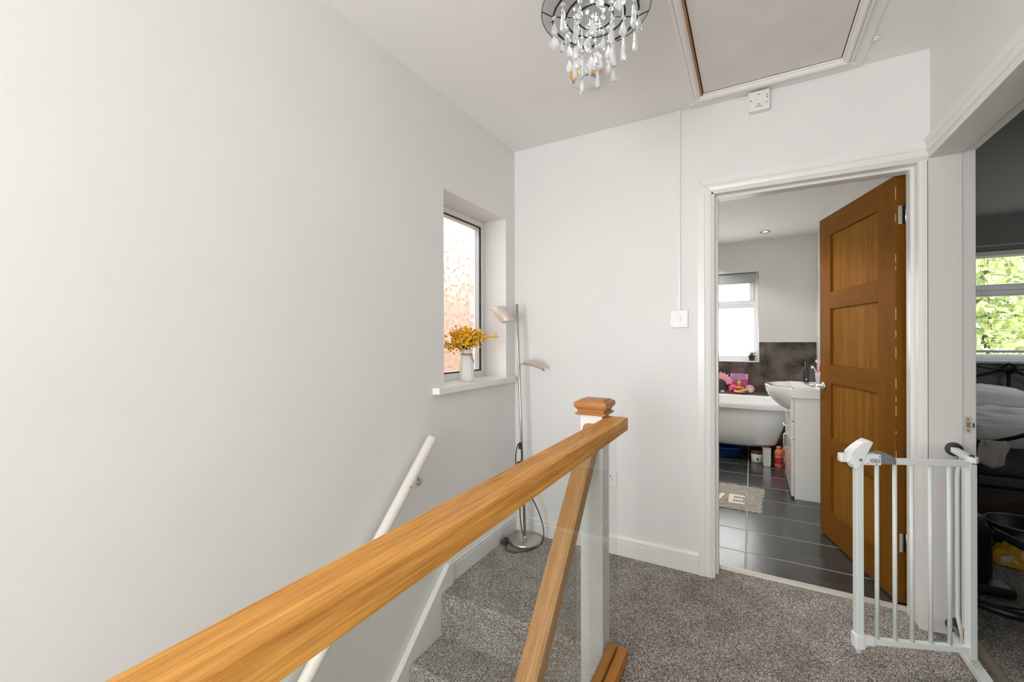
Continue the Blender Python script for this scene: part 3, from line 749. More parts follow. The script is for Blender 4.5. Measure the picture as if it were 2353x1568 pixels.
# crystal shapes: teardrop, long icicle, kite and round bead, each hanging from its local origin
def crystal_mesh(name, prof, seg, sx=1, sy=1):
    mb = MB().lathe(prof, (0, 0, 0), seg, smooth=False, sx=sx, sy=sy)
    me = bpy.data.meshes.new(name); me.from_pydata(mb.v, [], mb.f); me.materials.append(M_CRYSTAL)
    bb = bmesh.new(); bb.from_mesh(me); bmesh.ops.remove_doubles(bb, verts=bb.verts, dist=1e-5); bmesh.ops.recalc_face_normals(bb, faces=bb.faces); bb.to_mesh(me); bb.free()
    return me
TEAR = crystal_mesh('teardrop', [(.0006, 0), (.005, -.010), (.0115, -.024), (.0130, -.033), (.009, -.042), (.0008, -.046)], 8, 1, .7)
ICE = crystal_mesh('icicle', [(.0006, 0), (.0060, -.006), (.0045, -.012), (.0070, -.040), (.0092, -.060), (.0080, -.068), (.0008, -.074)], 6)
KITE = crystal_mesh('kite', [(.0006, 0), (.013, -.014), (.0185, -.026), (.0008, -.050)], 6, 1, .45)
BEAD = crystal_mesh('bead', [(.0008, .0065), (.006, .003), (.0075, 0), (.006, -.003), (.0008, -.0065)], 8)
def hang(me, nm, x, y, z, rot):
    o = bpy.data.objects.new(nm, me); C.objects.link(o); o.parent = ch
    o.location = (x - hx, y - hy, z - 2.43); o.rotation_euler = (0, 0, rot)
rc = random.Random(5)
wires = {}
def strand(r, a_, spec, ring_i):
    x, y, z = hx + r * math.cos(a_), hy + r * math.sin(a_), hz - .003
    pts = [(x, y, z)]
    for kind in spec:
        rot = rc.random() * 6.28
        if kind == 'b': z -= .010; hang(BEAD, 'crystal_bead', x, y, z - .0055, rot); z -= .013
        elif kind == 't': z -= .004; hang(TEAR, 'crystal_drop', x, y, z, rot); z -= .046
        elif kind == 'i': z -= .004; hang(ICE, 'crystal_drop', x, y, z, rot); z -= .074
        elif kind == 'k': z -= .004; hang(KITE, 'crystal_drop', x, y, z, rot); z -= .048
        elif kind == '-': z -= .022
    z_end = z + {'t': .046, 'i': .074, 'k': .048, 'b': .006, '-': 0}[spec[-1]]
    return [(x, y, hz), (x, y, z_end)]
allw = []
outer = ['bt', 'bi', 'bbt', 'i', 'bt', 'bbi', 't', 'bk', 'bt', 'bi', 'bbt', 'bt', 'bk', 'bi']
for k, sp_ in enumerate(outer): allw.append(strand(.134, .2 + 2 * PI * k / len(outer), sp_, 0))
midl = ['b-bt', 'bbit', '-bki', 'b-bi', 'bbtt', '-bk', 'bbit', 'b-bt', 'bb-i', '-bti']
for k, sp_ in enumerate(midl): allw.append(strand(.092, .55 + 2 * PI * k / len(midl), sp_, 1))
inn = ['bb-bi', 'b-btt', 'bb-bk', '-b-bit', 'bb-tt', 'b-bbk', 'bb-bt']
for k, sp_ in enumerate(inn): allw.append(strand(.055, .1 + 2 * PI * k / len(inn), sp_, 2))
for k in range(3): allw.append(strand(.018, 1.0 + 2 * PI * k / 3, ['bb-b-t', 'b-b-bk', 'bbb-bt'][k], 3))
b = MB()
for p0, p1 in allw: b.tube([p0, p1], .0006, 4)
tag(link('strand_wires', b, M_STEEL, ch), kind='stuff')
b = MB()
for k in range(14):
    a_ = .2 + 2 * PI * k / 14 + .2
    b.tube([(hx + .134 * math.cos(a_), hy + .134 * math.sin(a_), hz), (hx + .140 * math.cos(a_), hy + .140 * math.sin(a_), hz - .008), (hx + .145 * math.cos(a_), hy + .145 * math.sin(a_), hz - .004)], .0008, 4)
link('wire_hooks', b, M_BLACKMETAL, ch)

# smoke alarm behind the chandelier
sx_, sy_ = .680, -.555
sm = thing('smoke_alarm', 'white round smoke alarm with orange sticker on the landing ceiling', 'smoke alarm', (sx_, sy_, HC))
link('base_plate', MB().lathe([(.078, HC), (.078, HC - .010), (.075, HC - .012)], (sx_, sy_, 0), 40), M_PLASTIC, sm)
link('cover', MB().lathe([(.075, HC - .010), (.075, HC - .026), (.068, HC - .038), (.045, HC - .044), (.002, HC - .045)], (sx_, sy_, 0), 40), M_PLASTIC, sm)
M_STK = plain('orange_sticker', (.88, .40, .03), .5)
for d0, d1 in ((218, 262), (312, 352)):
    n = 16; b = MB(); v = []
    for r, z in ((.0756, HC - .012), (.0756, HC - .026), (.0685, HC - .0385), (.062, HC - .0403)):
        for k in range(n):
            a_ = math.radians(d0 + (d1 - d0) * k / (n - 1)); v.append((sx_ + r * math.cos(a_), sy_ + r * math.sin(a_), z - .0004))
    b.add(v, [(i_ * n + k, i_ * n + k + 1, (i_ + 1) * n + k + 1, (i_ + 1) * n + k) for i_ in range(3) for k in range(n - 1)], True)
    tag(link('sticker', b, M_STK, sm, recalc=False), 'orange printed sticker')
b = MB()
for k in range(14):
    a_ = math.radians(205 + k * 11.5)
    for r, z in ((.060, .0415), (.054, .0428)):
        if k % 5 != 4: b.obox((sx_ + r * math.cos(a_), sy_ + r * math.sin(a_), HC - z), ((math.cos(a_), math.sin(a_), .15), (-math.sin(a_), math.cos(a_), 0), (0, 0, 1)), (.0012, .0038, .0006))
tag(link('warning_text', b, M_BLACK, sm), 'tiny black printed warning text', kind='stuff')

# ---------------------------------------------------------------- oak bathroom door, standing open
DA = math.atan2(.755, -.20)
dr_ = thing('door_1', 'open oak door with four recessed panels leading to the bathroom', None, (1.923, .153, .01), DA); dr_['kind'] = 'structure'
W_, H_, T_ = .781, 1.972, .040      # local: x along the door from the hinge edge, y: +T away from camera side
def dpart(name, x0, x1, z0, z1, y0, y1, mat, bev=.0015):
    return link(name, MB().box(x0, x1, y0, y1, z0, z1), mat, dr_, bevel=bev, local=True)
# the visible face is local +y side? door points back-left, its room-left face is local +y
YF, YB = 0.0, -T_
dpart('stile', 0, .146, 0, H_, YB, YF, M_DOOR); dpart('stile', .640, W_, 0, H_, YB, YF, M_DOOR)
zs = [0, .170, .514, .617, .950, 1.060, 1.402, 1.505, 1.850, H_]
for k in range(0, 9, 2): dpart('rail', .146, .640, zs[k], zs[k + 1], YB, YF, M_DOOR_H)
for k in range(1, 9, 2): dpart('panel', .1465, .6395, zs[k] + .0005, zs[k + 1] - .0005, YB + .012, YF - .012, M_DOOR_P, 0)
for z in (.235, 1.745):
    hg = link('hinge', MB().box(-.0025, .0005, YB + .003, YF - .010, z, z + .085), M_CHROME, dr_, local=True, bevel=.0008)
    link('knuckle', MB().lathe([(.006, z - .012), (.006, z + .098)], (-.004, YB - .003, 0), 12), M_CHROME, hg, local=True)
    b = MB()
    for zz in (.018, .043, .068): b.lathe([(.004, -.0032), (.0035, -.0022)], (0, YB + .017, z + zz), 8, 'x')
    link('screws', b, M_STEEL, hg, local=True)
hd = link('handle', MB().lathe([(.025, .0), (.025, .006), (.022, .009), (.009, .010), (.009, .045)], (.722, YF, .925), 20, 'y'), M_CHROME, dr_, local=True)
link('lever', MB().tube([(.722, YF + .045, .925), (.740, YF + .052, .925), (.790, YF + .050, .922), (.815, YF + .046, .920)], .0085, 12), M_CHROME, hd, local=True)
hd2 = link('handle', MB().lathe([(.025, 0), (.025, -.006), (.022, -.009), (.009, -.010), (.009, -.045)], (.722, YB, .925), 20, 'y'), M_CHROME, dr_, local=True)
link('lever', MB().tube([(.722, YB - .045, .925), (.640, YB - .050, .925)], .0085, 12), M_CHROME, hd2, local=True)
b = MB()
rr_ = random.Random(9)
z = .03
while z < 1.9:
    h = rr_.uniform(.01, .06)
    if rr_.random() < .55: b.box(-.0004, .0016, -.0012, .0006, z, z + h)
    z += h + rr_.uniform(.01, .1)
link('worn_edge', b, plain('bare_wood_chips', (.62, .42, .24), .7), dr_, local=True)
struct('trim_4', MB().prism([(.104, 0), (.108, .009), (.118, .013), (.132, .013), (.142, .009), (.146, 0)], lambda u, v, w: (w, u, v), 1.178, 1.958), M_STRIP, 'metal threshold strip across the bathroom doorway')
struct('trim_5', MB().prism([(2.104, 0), (2.108, .007), (2.118, .009), (2.132, .009), (2.142, .006), (2.146, 0)], lambda u, v, w: (u, w, v), -.803, -.003), M_BRASS, 'worn threshold strip across the bedroom doorway')

# ---------------------------------------------------------------- bathroom
struct('wall_bathroom', MB().box(0, .52, YR, YR + .28, -.1, HC).box(1.42, 2.0, YR, YR + .28, -.1, HC).box(.52, 1.42, YR, YR + .28, -.1, .965).box(.52, 1.42, YR, YR + .28, 2.068, HC), M_BATHWALL, 'grey painted bathroom end wall with dark panelled lower half')
wbath = bpy.data.objects['wall_bathroom']
struct('wall_partition', MB().box(2.0, 2.065, .014, YR, 0, HC), M_BATHWALL)
struct('ceiling_bathroom', MB().box(0, 2.0, .14, YR, HC, 2.55), M_BATHCEIL)
struct('wall_bathroom_inner', MB().box(0, 1.165, .14, .15, 0, HC).box(1.165, 1.97, .14, .15, 1.992, HC), M_BATHWALL)
# wall panels 0.235 wide up to 1.2 m, stepped around the window
x = 2.0 - .035
edges = [2.0]
xx = 1.965
while xx > 0: edges.append(xx); xx -= .2355
edges.append(0)
for i in range(len(edges) - 1):
    xb, xa = edges[i], edges[i + 1]
    if xb - xa < .01: continue
    b = MB()
    xa += .0015; xb -= .0015
    if xa >= 1.425: b.box(xa, xb, YR - .012, YR, 0, 1.20)
    elif xb <= 1.42 and xa >= .515: b.box(xa, xb, YR - .012, YR, 0, .955)
    elif xb > 1.42: b.box(xa, 1.425, YR - .012, YR, 0, .955).box(1.425, xb, YR - .012, YR, 0, 1.20)
    elif xb > .515: b.box(xa, .512, YR - .012, YR, 0, 1.20).box(.512, xb, YR - .012, YR, 0, .955)
    else: b.box(xa, xb, YR - .012, YR, 0, 1.20)
    link('wall_tile', b, M_PANEL, wbath)
struct('trim_6', MB().box(1.422, 2.0, YR - .014, YR, 1.20, 1.208).box(1.414, 1.424, YR - .014, YR + .02, .955, 1.208).box(.51, 1.424, YR - .014, YR + .02, .955, .963), M_UPVC, 'thin white edging strip along the bathroom wall panels')
# floor: dark rectangular tiles on light grout
fbth = struct('floor_bathroom', MB().box(0, 2.0, .12, YR, -.06, -.0012), M_GROUT, 'bathroom floor of charcoal tiles')
tile_cache = {}
ys = [.125] + [.0385 + .330 * k for k in range(1, 11)] + [YR]
xs = [0.0, .66, 1.312, 1.972, 2.0]
for j in range(len(ys) - 1):
    for i in range(len(xs) - 1):
        xa, xb, ya, yb = xs[i] + .003, xs[i + 1] - .003, ys[j] + .003, ys[j + 1] - .003
        if xb - xa < .005 or yb - ya < .005: continue
        key = (round(xb - xa, 4), round(yb - ya, 4))
        if key not in tile_cache:
            hx_, hy_ = (xb - xa) / 2, (yb - ya) / 2; e = .0025
            mb = MB(); v = [(sx * hx_, sy * hy_, -.005) for sx, sy in ((-1, -1), (1, -1), (1, 1), (-1, 1))] + [(sx * hx_, sy * hy_, -.0015) for sx, sy in ((-1, -1), (1, -1), (1, 1), (-1, 1))] + [(sx * (hx_ - e), sy * (hy_ - e), 0) for sx, sy in ((-1, -1), (1, -1), (1, 1), (-1, 1))]
            mb.add(v, [(0, 1, 5, 4), (1, 2, 6, 5), (2, 3, 7, 6), (3, 0, 4, 7), (4, 5, 9, 8), (5, 6, 10, 9), (6, 7, 11, 10), (7, 4, 8, 11), (8, 9, 10, 11)])
            me = bpy.data.meshes.new('floor_tile'); me.from_pydata(mb.v, [], mb.f); me.materials.append(M_TILE); tile_cache[key] = me
        o = bpy.data.objects.new('floor_tile', tile_cache[key]); C.objects.link(o); o.parent = fbth
        o.location = ((xa + xb) / 2, (ya + yb) / 2, 0)
# bathroom window: upvc frame, top light and frosted panes, set back in the wall
w2 = thing('window_2', 'white frosted bathroom window with a small top light', None, (.97, YR + .06, .965)); w2['kind'] = 'structure'
WY0, WY1 = YR + .060, YR + .125
link('sill', MB().box(.515, 1.425, YR - .004, WY0 + .02, .958, .968), M_UPVC, w2, bevel=.002)
wx0, wx1, wz0, wz1 = .52, 1.418, .968, 2.068
b = MB().box(wx0, wx1, WY0, WY1, wz0, wz0 + .058).box(wx0, wx1, WY0, WY1, wz1 - .055, wz1).box(wx0, wx0 + .048, WY0, WY1, wz0 + .058, wz1 - .055).box(wx1 - .048, wx1, WY0, WY1, wz0 + .058, wz1 - .055)
b.box(wx0 + .048, wx1 - .048, WY0, WY1, 1.628, 1.688)
link('frame', b, M_UPVC, w2, bevel=.004)
sash = link('top_sash', MB().box(wx0 + .05, wx1 - .05, WY0 - .008, WY1 - .02, 1.690, 1.722).box(wx0 + .05, wx1 - .05, WY0 - .008, WY1 - .02, 1.978, 2.010).box(wx0 + .05, wx0 + .098, WY0 - .008, WY1 - .02, 1.722, 1.978).box(wx1 - .098, wx1 - .05, WY0 - .008, WY1 - .02, 1.722, 1.978), M_UPVC, w2, bevel=.004)
link('pane', MB().box(wx0 + .09, wx1 - .09, WY0 + .02, WY0 + .026, 1.716, 1.984), M_FROST, sash)
link('pane', MB().box(wx0 + .04, wx1 - .04, WY0 + .02, WY0 + .026, 1.02, 1.634), M_FROST, w2)
rb = thing('roller_blind', 'grey roller blind rolled part way down the bathroom window', 'blind', (.97, YR + .035, 2.04))
link('roller_tube', MB().lathe([(.016, .54), (.016, 1.395)], (0, YR + .035, 2.042), 16, 'x'), M_BLIND, rb)
link('fabric', MB().box(.55, 1.385, YR + .018, YR + .020, 1.940, 2.05), M_BLIND, rb)
link('bottom_bar', MB().box(.55, 1.385, YR + .014, YR + .024, 1.930, 1.944), M_BLIND, rb, bevel=.002)
link('bracket', MB().box(1.396, 1.412, YR + .015, YR + .06, 2.015, 2.066), M_UPVC, rb, bevel=.002)
link('bead_chain', MB().tube([(1.400, YR + .018, 2.04), (1.400, YR + .014, 1.62)], .0018, 6), M_WHITECORD, rb)
# potted succulent
pt = thing('potted_succulent', 'tiny succulent in a black square pot on the bathroom windowsill', 'plant', (1.345, YR + .025, .968))
px_, py_, pz_ = 1.345, YR + .028, .968
link('pot', square_lathe([(.026, pz_), (.034, pz_ + .055), (.038, pz_ + .056), (.038, pz_ + .070), (.032, pz_ + .070), (.030, pz_ + .060), (.001, pz_ + .060)], px_, py_), M_BLACK, pt)
for k in range(12):
    a_ = k * 2.4; ti = .35 + .05 * k; L = .05 + .012 * (k % 3)
    dirv = Vector((math.cos(a_) * math.cos(1.45 - ti * .9), math.sin(a_) * math.cos(1.45 - ti * .9), math.sin(1.45 - ti * .9)))
    p0 = Vector((px_, py_, pz_ + .060))
    link('leaf', MB().tube([p0, p0 + dirv * L * .5, p0 + dirv * L * .8, p0 + dirv * L], [.005, .010, .007, .001], 6, flat=.45), M_SUCC, pt)
# downlight
dl = thing('downlight', 'lit recessed chrome downlight in the bathroom ceiling', 'downlight', (1.479, 3.18, HC))
link('bezel', MB().lathe([(.054, HC), (.054, HC - .003), (.048, HC - .006), (.030, HC - .003), (.024, HC + .001)], (1.479, 3.18, 0), 32, cap=False), M_DARKCHROME, dl)
link('lens', MB().lathe([(.024, HC - .001), (.001, HC - .003)], (1.479, 3.18, 0), 24), M_SPOT, dl)
lamp('downlight_or_fill', 'SPOT', (1.479, 3.18, HC - .02), (1.479, 3.18, 0), 4, .03, color=(1, .95, .88)).data.spot_size = 1.1
for x_, y_, lb_ in ((.55, 3.18, 'added unseen fill downlight over the far end of the bathtub'), (.55, 1.35, 'added unseen fill downlight above the bath mat'), (.50, .80, 'added unseen fill downlight above the vanity side of the bathroom')):  # unseen fittings and strong spots added to brighten the bathroom
    dup(dl, (x_, y_, HC), 0, lb_)
    lamp('downlight_or_fill', 'SPOT', (x_, y_, HC - .02), (x_, y_, 0), 55, .12, color=(1, .96, .90)).data.spot_size = 2.3

# bathtub: tapered freestanding shell with rim, roll and feet
tb = thing('bathtub', 'white freestanding bathtub with tapered end on silver feet', 'bathtub', (.90, 2.75, 0))
BX0, BX1, BY0, BY1 = .12, 1.690, 2.33, 3.17
def sup(cx, cy_, ax, ay, n_=56, e=3.6):
    out = []
    for k in range(n_):
        a_ = 2 * PI * k / n_; c_, s_ = math.cos(a_), math.sin(a_)
        out.append((cx + ax * abs(c_) ** (2 / e) * (1 if c_ > 0 else -1), cy_ + ay * abs(s_) ** (2 / e) * (1 if s_ > 0 else -1)))
    return out
cx_, cy2 = (BX0 + BX1) / 2, (BY0 + BY1) / 2
AX, AY = (BX1 - BX0) / 2, (BY1 - BY0) / 2
levels = [(.155, .60, .27, 5), (.165, .64, .30, 5), (.19, .660, .325, 6), (.30, .695, .355, 7), (.42, .730, .372, 8), (.545, .755, .385, 9),
          (.548, AX - .004, AY - .004, 12), (.553, AX, AY, 12), (.588, AX, AY, 12), (.594, AX - .006, AY - .006, 12), (.594, AX - .055, AY - .055, 10), (.586, AX - .065, AY - .065, 9),
          (.40, AX - .11, AY - .10, 6), (.25, AX - .19, AY - .16, 5), (.22, AX - .32, AY - .25, 4), (.215, .05, .03, 2)]
v = []; n_ = 64
for z, ax_, ay_, e in levels: v += [(x, y, z) for x, y in sup(cx_, cy2, ax_, ay_, n_, e)]
m_ = len(levels)
f = [(i * n_ + k, i * n_ + (k + 1) % n_, (i + 1) * n_ + (k + 1) % n_, (i + 1) * n_ + k) for i in range(m_ - 1) for k in range(n_)]
f += [tuple(range(n_ - 1, -1, -1)), tuple((m_ - 1) * n_ + k for k in range(n_))]
b = MB().add(v, f, True)
m = link('shell', b, M_ACRYLIC, tb).modifiers.new('edge', 'EDGE_SPLIT'); m.split_angle = .55
for fx in (.30, 1.470):
    for fy in (2.375, 3.10):
        link('foot', MB().prism([(-.036, .175), (.036, .175), (.034, .02), (.028, .0), (-.028, 0), (-.034, .02)], lambda u, v_, w: (fx + u, fy + w, v_), -.012, .05), M_PEWTER, tb, bevel=.004)
struct('trim_7', MB().box(0, 2.0, 3.19, YR - .012, 0, .592), M_PANEL, 'low dark boxed ledge behind the bathtub')

# vanity unit and basin
vn = thing('vanity_unit', 'white gloss vanity cabinet with chrome handles under the basin', 'cabinet', (1.81, 1.83, 0))
link('carcass', MB().box(1.628, 1.998, 1.487, 2.165, .0, .778), M_VANITY, vn, bevel=.002)
dw = link('drawer', MB().box(1.607, 1.626, 1.489, 2.163, .600, .772), M_VANITY, vn, bevel=.002)
dw2 = link('drawer', MB().box(1.607, 1.626, 1.489, 2.163, .46, .592), M_VANITY, vn, bevel=.002)
dd = link('cabinet_door', MB().box(1.607, 1.626, 1.489, 1.824, .02, .452), M_VANITY, vn, bevel=.002)
dd2 = link('cabinet_door', MB().box(1.607, 1.626, 1.828, 2.163, .02, .452), M_VANITY, vn, bevel=.002)
def bar_handle(par, ya, yb, z):
    link('handle', MB().tube([(1.609, ya, z), (1.578, ya, z), (1.576, ya + .004, z), (1.576, yb - .004, z), (1.578, yb, z), (1.609, yb, z)], .005, 8), M_CHROME, par)
bar_handle(dw2, 1.70, 1.95, .525); bar_handle(dw, 1.70, 1.95, .69)
link('handle', MB().tube([(1.609, 1.80, .44), (1.578, 1.80, .44), (1.576, 1.80, .435), (1.576, 1.80, .335), (1.578, 1.80, .33), (1.609, 1.80, .33)], .005, 8), M_CHROME, dd)
bs = thing('basin', 'white bow fronted ceramic basin on the vanity cabinet', 'basin', (1.81, 1.83, .778))
b = MB()
YA, YBc = 1.472, 2.180
outl = [(1.998, YA), (1.61, YA)]
for k in range(17):
    t = k / 16; outl.append((1.605 - .165 * math.sin(PI * t) ** .62, YA + .05 + (YBc - YA - .10) * t))
outl += [(1.61, YBc), (1.998, YBc)]
nO = len(outl)
cxy = (1.80, (YA + YBc) / 2)
def ringo(s, z, dx=0): return [(cxy[0] + (x - cxy[0]) * s + dx, cxy[1] + (y - cxy[1]) * s, z) for x, y in outl]
def bowl_ring(s, z, fx): # underside: front part only shrinks back toward the cabinet
    return [(x if x > 1.606 else 1.606 - (1.606 - x) * fx, cxy[1] + (y - cxy[1]) * (1 if x > 1.606 else s), z) for x, y in outl]
layers = [bowl_ring(.30, .655, .10), bowl_ring(.50, .675, .35), bowl_ring(.72, .715, .62), bowl_ring(.88, .760, .84), bowl_ring(.97, .80, .95), ringo(1.0, .835), ringo(1.0, .848), ringo(.985, .853), ringo(.90, .853), ringo(.86, .846), ringo(.72, .80, -.01), ringo(.45, .76, -.02), ringo(.05, .755, -.02)]
for i, ly_ in enumerate(layers[:5]):   # keep the slab at the back flat on the cabinet
    layers[i] = [(x, y, z if x < 1.606 else .780) for x, y, z in ly_]
v = [q for L in layers for q in L]
f = [(i * nO + k, i * nO + (k + 1) % nO, (i + 1) * nO + (k + 1) % nO, (i + 1) * nO + k) for i in range(len(layers) - 1) for k in range(nO)]
f += [tuple(range(nO - 1, -1, -1)), tuple((len(layers) - 1) * nO + k for k in range(nO))]
b.add(v, f, True)
o = link('bowl', b, M_CERAMIC, bs)
m = o.modifiers.new('edge', 'EDGE_SPLIT'); m.split_angle = .7
tp_ = link('tap', MB().tube([(1.93, 1.83, .846), (1.93, 1.83, .94), (1.91, 1.83, .965), (1.84, 1.83, .955), (1.82, 1.83, .935)], .013, 12), M_CHROME, bs)
link('tap_lever', MB().tube([(1.93, 1.83, .96), (1.945, 1.83, .985), (1.90, 1.83, 1.01)], .006, 8), M_CHROME, tp_)
# things on the basin
bo = thing('tall_bottle', 'tall black long necked bottle standing on the basin edge', 'bottle', (1.762, 2.10, .853))
link('body', MB().lathe([(.024, .853), (.026, .857), (.026, .955), (.023, .972), (.009, .990), (.008, 1.04)], (1.762, 2.12, 0), 20), M_BLACK, bo)
link('neck_cap', MB().lathe([(.010, 1.038), (.010, 1.062), (.008, 1.064)], (1.762, 2.12, 0), 16), M_BLACK, bo)
link('sticker', MB().box(1.757, 1.765, 2.0935, 2.095, .872, .885), M_LABEL, bo)
tx, ty = 1.842, 1.99
tc_ = single('toothbrush_cup', MB().lathe([(.024, .853), (.025, .855), (.030, .945), (.028, .945), (.023, .86), (.001, .86)], (tx, ty, 0), 20), M_LAVENDER, 'small lavender tumbler holding toothbrushes on the basin', 'cup')
for k, (dx, dy, mt, lb) in enumerate(((-.045, -.02, M_LABEL, 'white toothbrush leaning out of the lavender tumbler towards the bath'), (.012, .03, M_RED, 'red handled toothbrush standing in the lavender tumbler'), (-.012, .01, M_PINK, 'pink toothbrush standing upright in the lavender tumbler'))):
    tbz = thing('toothbrush', lb, 'toothbrush', (tx, ty, .87), 0, 'toothbrushes in the tumbler')
    h = (.90, 1.035, 1.05)[k]
    a0 = Vector((tx - dx * .3, ty - dy * .3, .872 if k else .875)); a1 = Vector((tx + dx, ty + dy, h if k else 1.0))
    link('handle', MB().tube([a0, a0.lerp(a1, .6), a1], [.005, .0045, .0035], 8), mt, tbz)
    link('bristles', MB().obox(a1 + Vector((-.007, 0, -.006)), ((1, 0, 0), (0, 1, 0), (0, 0, 1)), (.007, .005, .011)), M_LABEL, tbz)
pb = thing('pump_bottle', 'white soap bottle with round cap by the open door', 'bottle', (1.885, 2.06, .853))
link('body', MB().lathe([(.026, .853), (.028, .857), (.028, .985), (.020, 1.000), (.010, 1.004)], (1.885, 2.06, 0), 20), M_LABEL, pb)
link('cap', MB().lathe([(.010, 1.003), (.010, 1.02), (.016, 1.028), (.016, 1.045), (.006, 1.052)], (1.885, 2.06, 0), 16), M_LABEL, pb)

# bath mat with raised letters
bm = thing('bath_mat', 'grey shaggy bath mat with raised cream letters on dark tiles', 'mat', (1.03, 1.33, 0))
rm = random.Random(21)
mx0, mx1, my0, my1 = .62, 1.432, 1.035, 1.615
nx_, ny_ = 110, 80
def matf(i, j):
    ed = min(i, 1 - i, j, 1 - j); h = .022 * min(1, ed * 14 + .1)
    e = .006
    return (mx0 + (mx1 - mx0) * i + rm.uniform(-e, e) - .025 * (1 - j), my0 + (my1 - my0) * j + rm.uniform(-e, e), .001 + h * rm.uniform(.65, 1.1))
b = MB().grid(matf, nx_, ny_, smooth=False)
link('pile', b, M_MAT, bm, recalc=False)
link('backing', MB().box(mx0 - .01, mx1 - .015, my0 + .004, my1 - .004, .0005, .006), M_DARKGREY, bm)
def letter(ch_, x0, y0, w, h):
    bb = MB(); t = .030; z0_, z1_ = .014, .030
    if ch_ == 'E': bb.box(x0, x0 + t, y0, y0 + h, z0_, z1_).box(x0 + t, x0 + w, y0, y0 + t, z0_, z1_).box(x0 + t, x0 + w, y0 + h - t, y0 + h, z0_, z1_).box(x0 + t, x0 + w * .9, y0 + h / 2 - t / 2, y0 + h / 2 + t / 2, z0_, z1_)
    elif ch_ == 'V':
        bb.prism([(0, h), (t * 1.1, h), (w / 2 + t * .4, 0), (w / 2 - t * .5, 0)], lambda u, v_, k: (x0 + u, y0 + v_, k), z0_, z1_)
        bb.prism([(w - t * 1.1, h), (w, h), (w / 2 + t * .5, 0), (w / 2 - t * .4, 0)], lambda u, v_, k: (x0 + u, y0 + v_, k), z0_, z1_ - .001)
    elif ch_ == 'L': bb.box(x0, x0 + t, y0, y0 + h, z0_, z1_).box(x0 + t, x0 + w, y0, y0 + t, z0_, z1_)
    else: bb.box(x0, x0 + t, y0, y0 + h, z0_, z1_).box(x0 + w - t, x0 + w, y0, y0 + h, z0_, z1_).box(x0 + t, x0 + w - t, y0, y0 + t, z0_, z1_).box(x0 + t, x0 + w - t, y0 + h - t, y0 + h, z0_, z1_)
    o = link('letter', bb, M_MATLET, bm, bevel=.005)
for k, ch_ in enumerate('LOVE'): letter(ch_, .79 + k * .133, 1.105, .108, .185)

# things under and on the bath
wb_ = thing('washing_up_bowl', 'round blue plastic bowl on the floor under the bathtub', 'bowl', (1.12, 2.62, 0))
link('shell', MB().lathe([(.10, .002), (.12, .006), (.155, .10), (.165, .105), (.165, .112), (.150, .110), (.115, .012), (.001, .010)], (1.10, 2.64, 0), 36), M_BLUE, wb_)
tt = thing('white_tub', 'small white tub with brown lid beside the silver bath foot', 'tub', (1.389, 2.50, 0))
link('body', MB().lathe([(.048, .001), (.050, .004), (.054, .085), (.052, .088)], (1.388, 2.52, 0), 28), M_LABEL, tt)
link('lid', MB().lathe([(.056, .086), (.057, .090), (.057, .112), (.053, .116), (.001, .117)], (1.388, 2.52, 0), 28), M_BROWNLID, tt)
link('print', MB().box(1.384, 1.398, 2.466, 2.4685, .025, .048), M_BROWNLID, tt)
def cleaner(x, y, lab, lblmat, sc_=1):
    o = thing('cleaner_bottle', lab, 'bottle', (x, y, 0), 0, 'cleaning bottles on the bathroom floor')
    z = lambda q: q * sc_
    link('body', MB().lathe([(.034, .001), (.036, .005), (.036, z(.10)), (.033, z(.105)), (.033, z(.115)), (.036, z(.12)), (.036, z(.145)), (.024, z(.168)), (.018, z(.172))], (x, y, 0), 24), M_PEACHB, o)
    link('cap', MB().lathe([(.020, z(.170)), (.020, z(.195)), (.017, z(.198))], (x, y, 0), 20), M_PEACHB if lblmat is M_RED else M_BROWNLID, o)
    link('label', MB().lathe([(.0365, z(.035)), (.0365, z(.095))], (x, y, 0), 24, cap=False), lblmat, o)
    return o
cleaner(1.568, 2.415, 'coral bottle with dark red label nearer the bath foot', M_RED)
cleaner(1.632, 2.50, 'coral bottle with white label tucked beside the vanity', M_LABEL, 1.08)
LZ = .592
# pink toy with a spiny arched back
ty_ = thing('spiny_pink_toy', 'pink toy with a spiny arched back on the ledge behind bath', 'toy', (1.05, 3.42, LZ))
b = MB(); pts_o, pts_i = [], []
for k in range(15):
    a_ = PI * .06 + (PI * .62) * k / 14
    cxp, czp = 1.005, LZ + .075
    pts_o.append((cxp + math.cos(a_) * .135, czp + math.sin(a_) * .155)); pts_i.append((cxp + math.cos(a_) * .072, czp + math.sin(a_) * .080))
for k in range(14):
    q = [pts_o[k], pts_o[k + 1], pts_i[k + 1], pts_i[k]]
    b.prism(q, lambda u, v_, w: (u, w, v_), 3.40, 3.43)
for k in range(1, 14, 2):
    ox, oz = pts_o[k]; pxx, pzz = pts_o[k + 1]; mx_, mz_ = (ox + pxx) / 2 - 1.005, (oz + pzz) / 2 - LZ - .075
    L = math.hypot(mx_, mz_)
    b.prism([(ox, oz), ((ox + pxx) / 2 + mx_ / L * .028, (oz + pzz) / 2 + mz_ / L * .028), (pxx, pzz)], lambda u, v_, w: (u, w, v_), 3.405, 3.425)
link('back', b, M_PINK, ty_)
link('head', MB().ball((1.145, 3.41, LZ + .05), .045, 14, 10, sx=1.15, sy=.6, sz=1.0), M_HOTPINK, ty_)
link('leg', MB().tube([(1.13, 3.40, LZ + .04), (1.10, 3.385, LZ + .002)], [.018, .008], 8), M_HOTPINK, ty_)
link('leg', MB().tube([(1.17, 3.40, LZ + .03), (1.18, 3.39, LZ + .002)], [.016, .008], 8), M_HOTPINK, ty_)
link('eye', MB().ball((1.155, 3.382, LZ + .065), .006, 8, 6), M_BLACK, ty_)
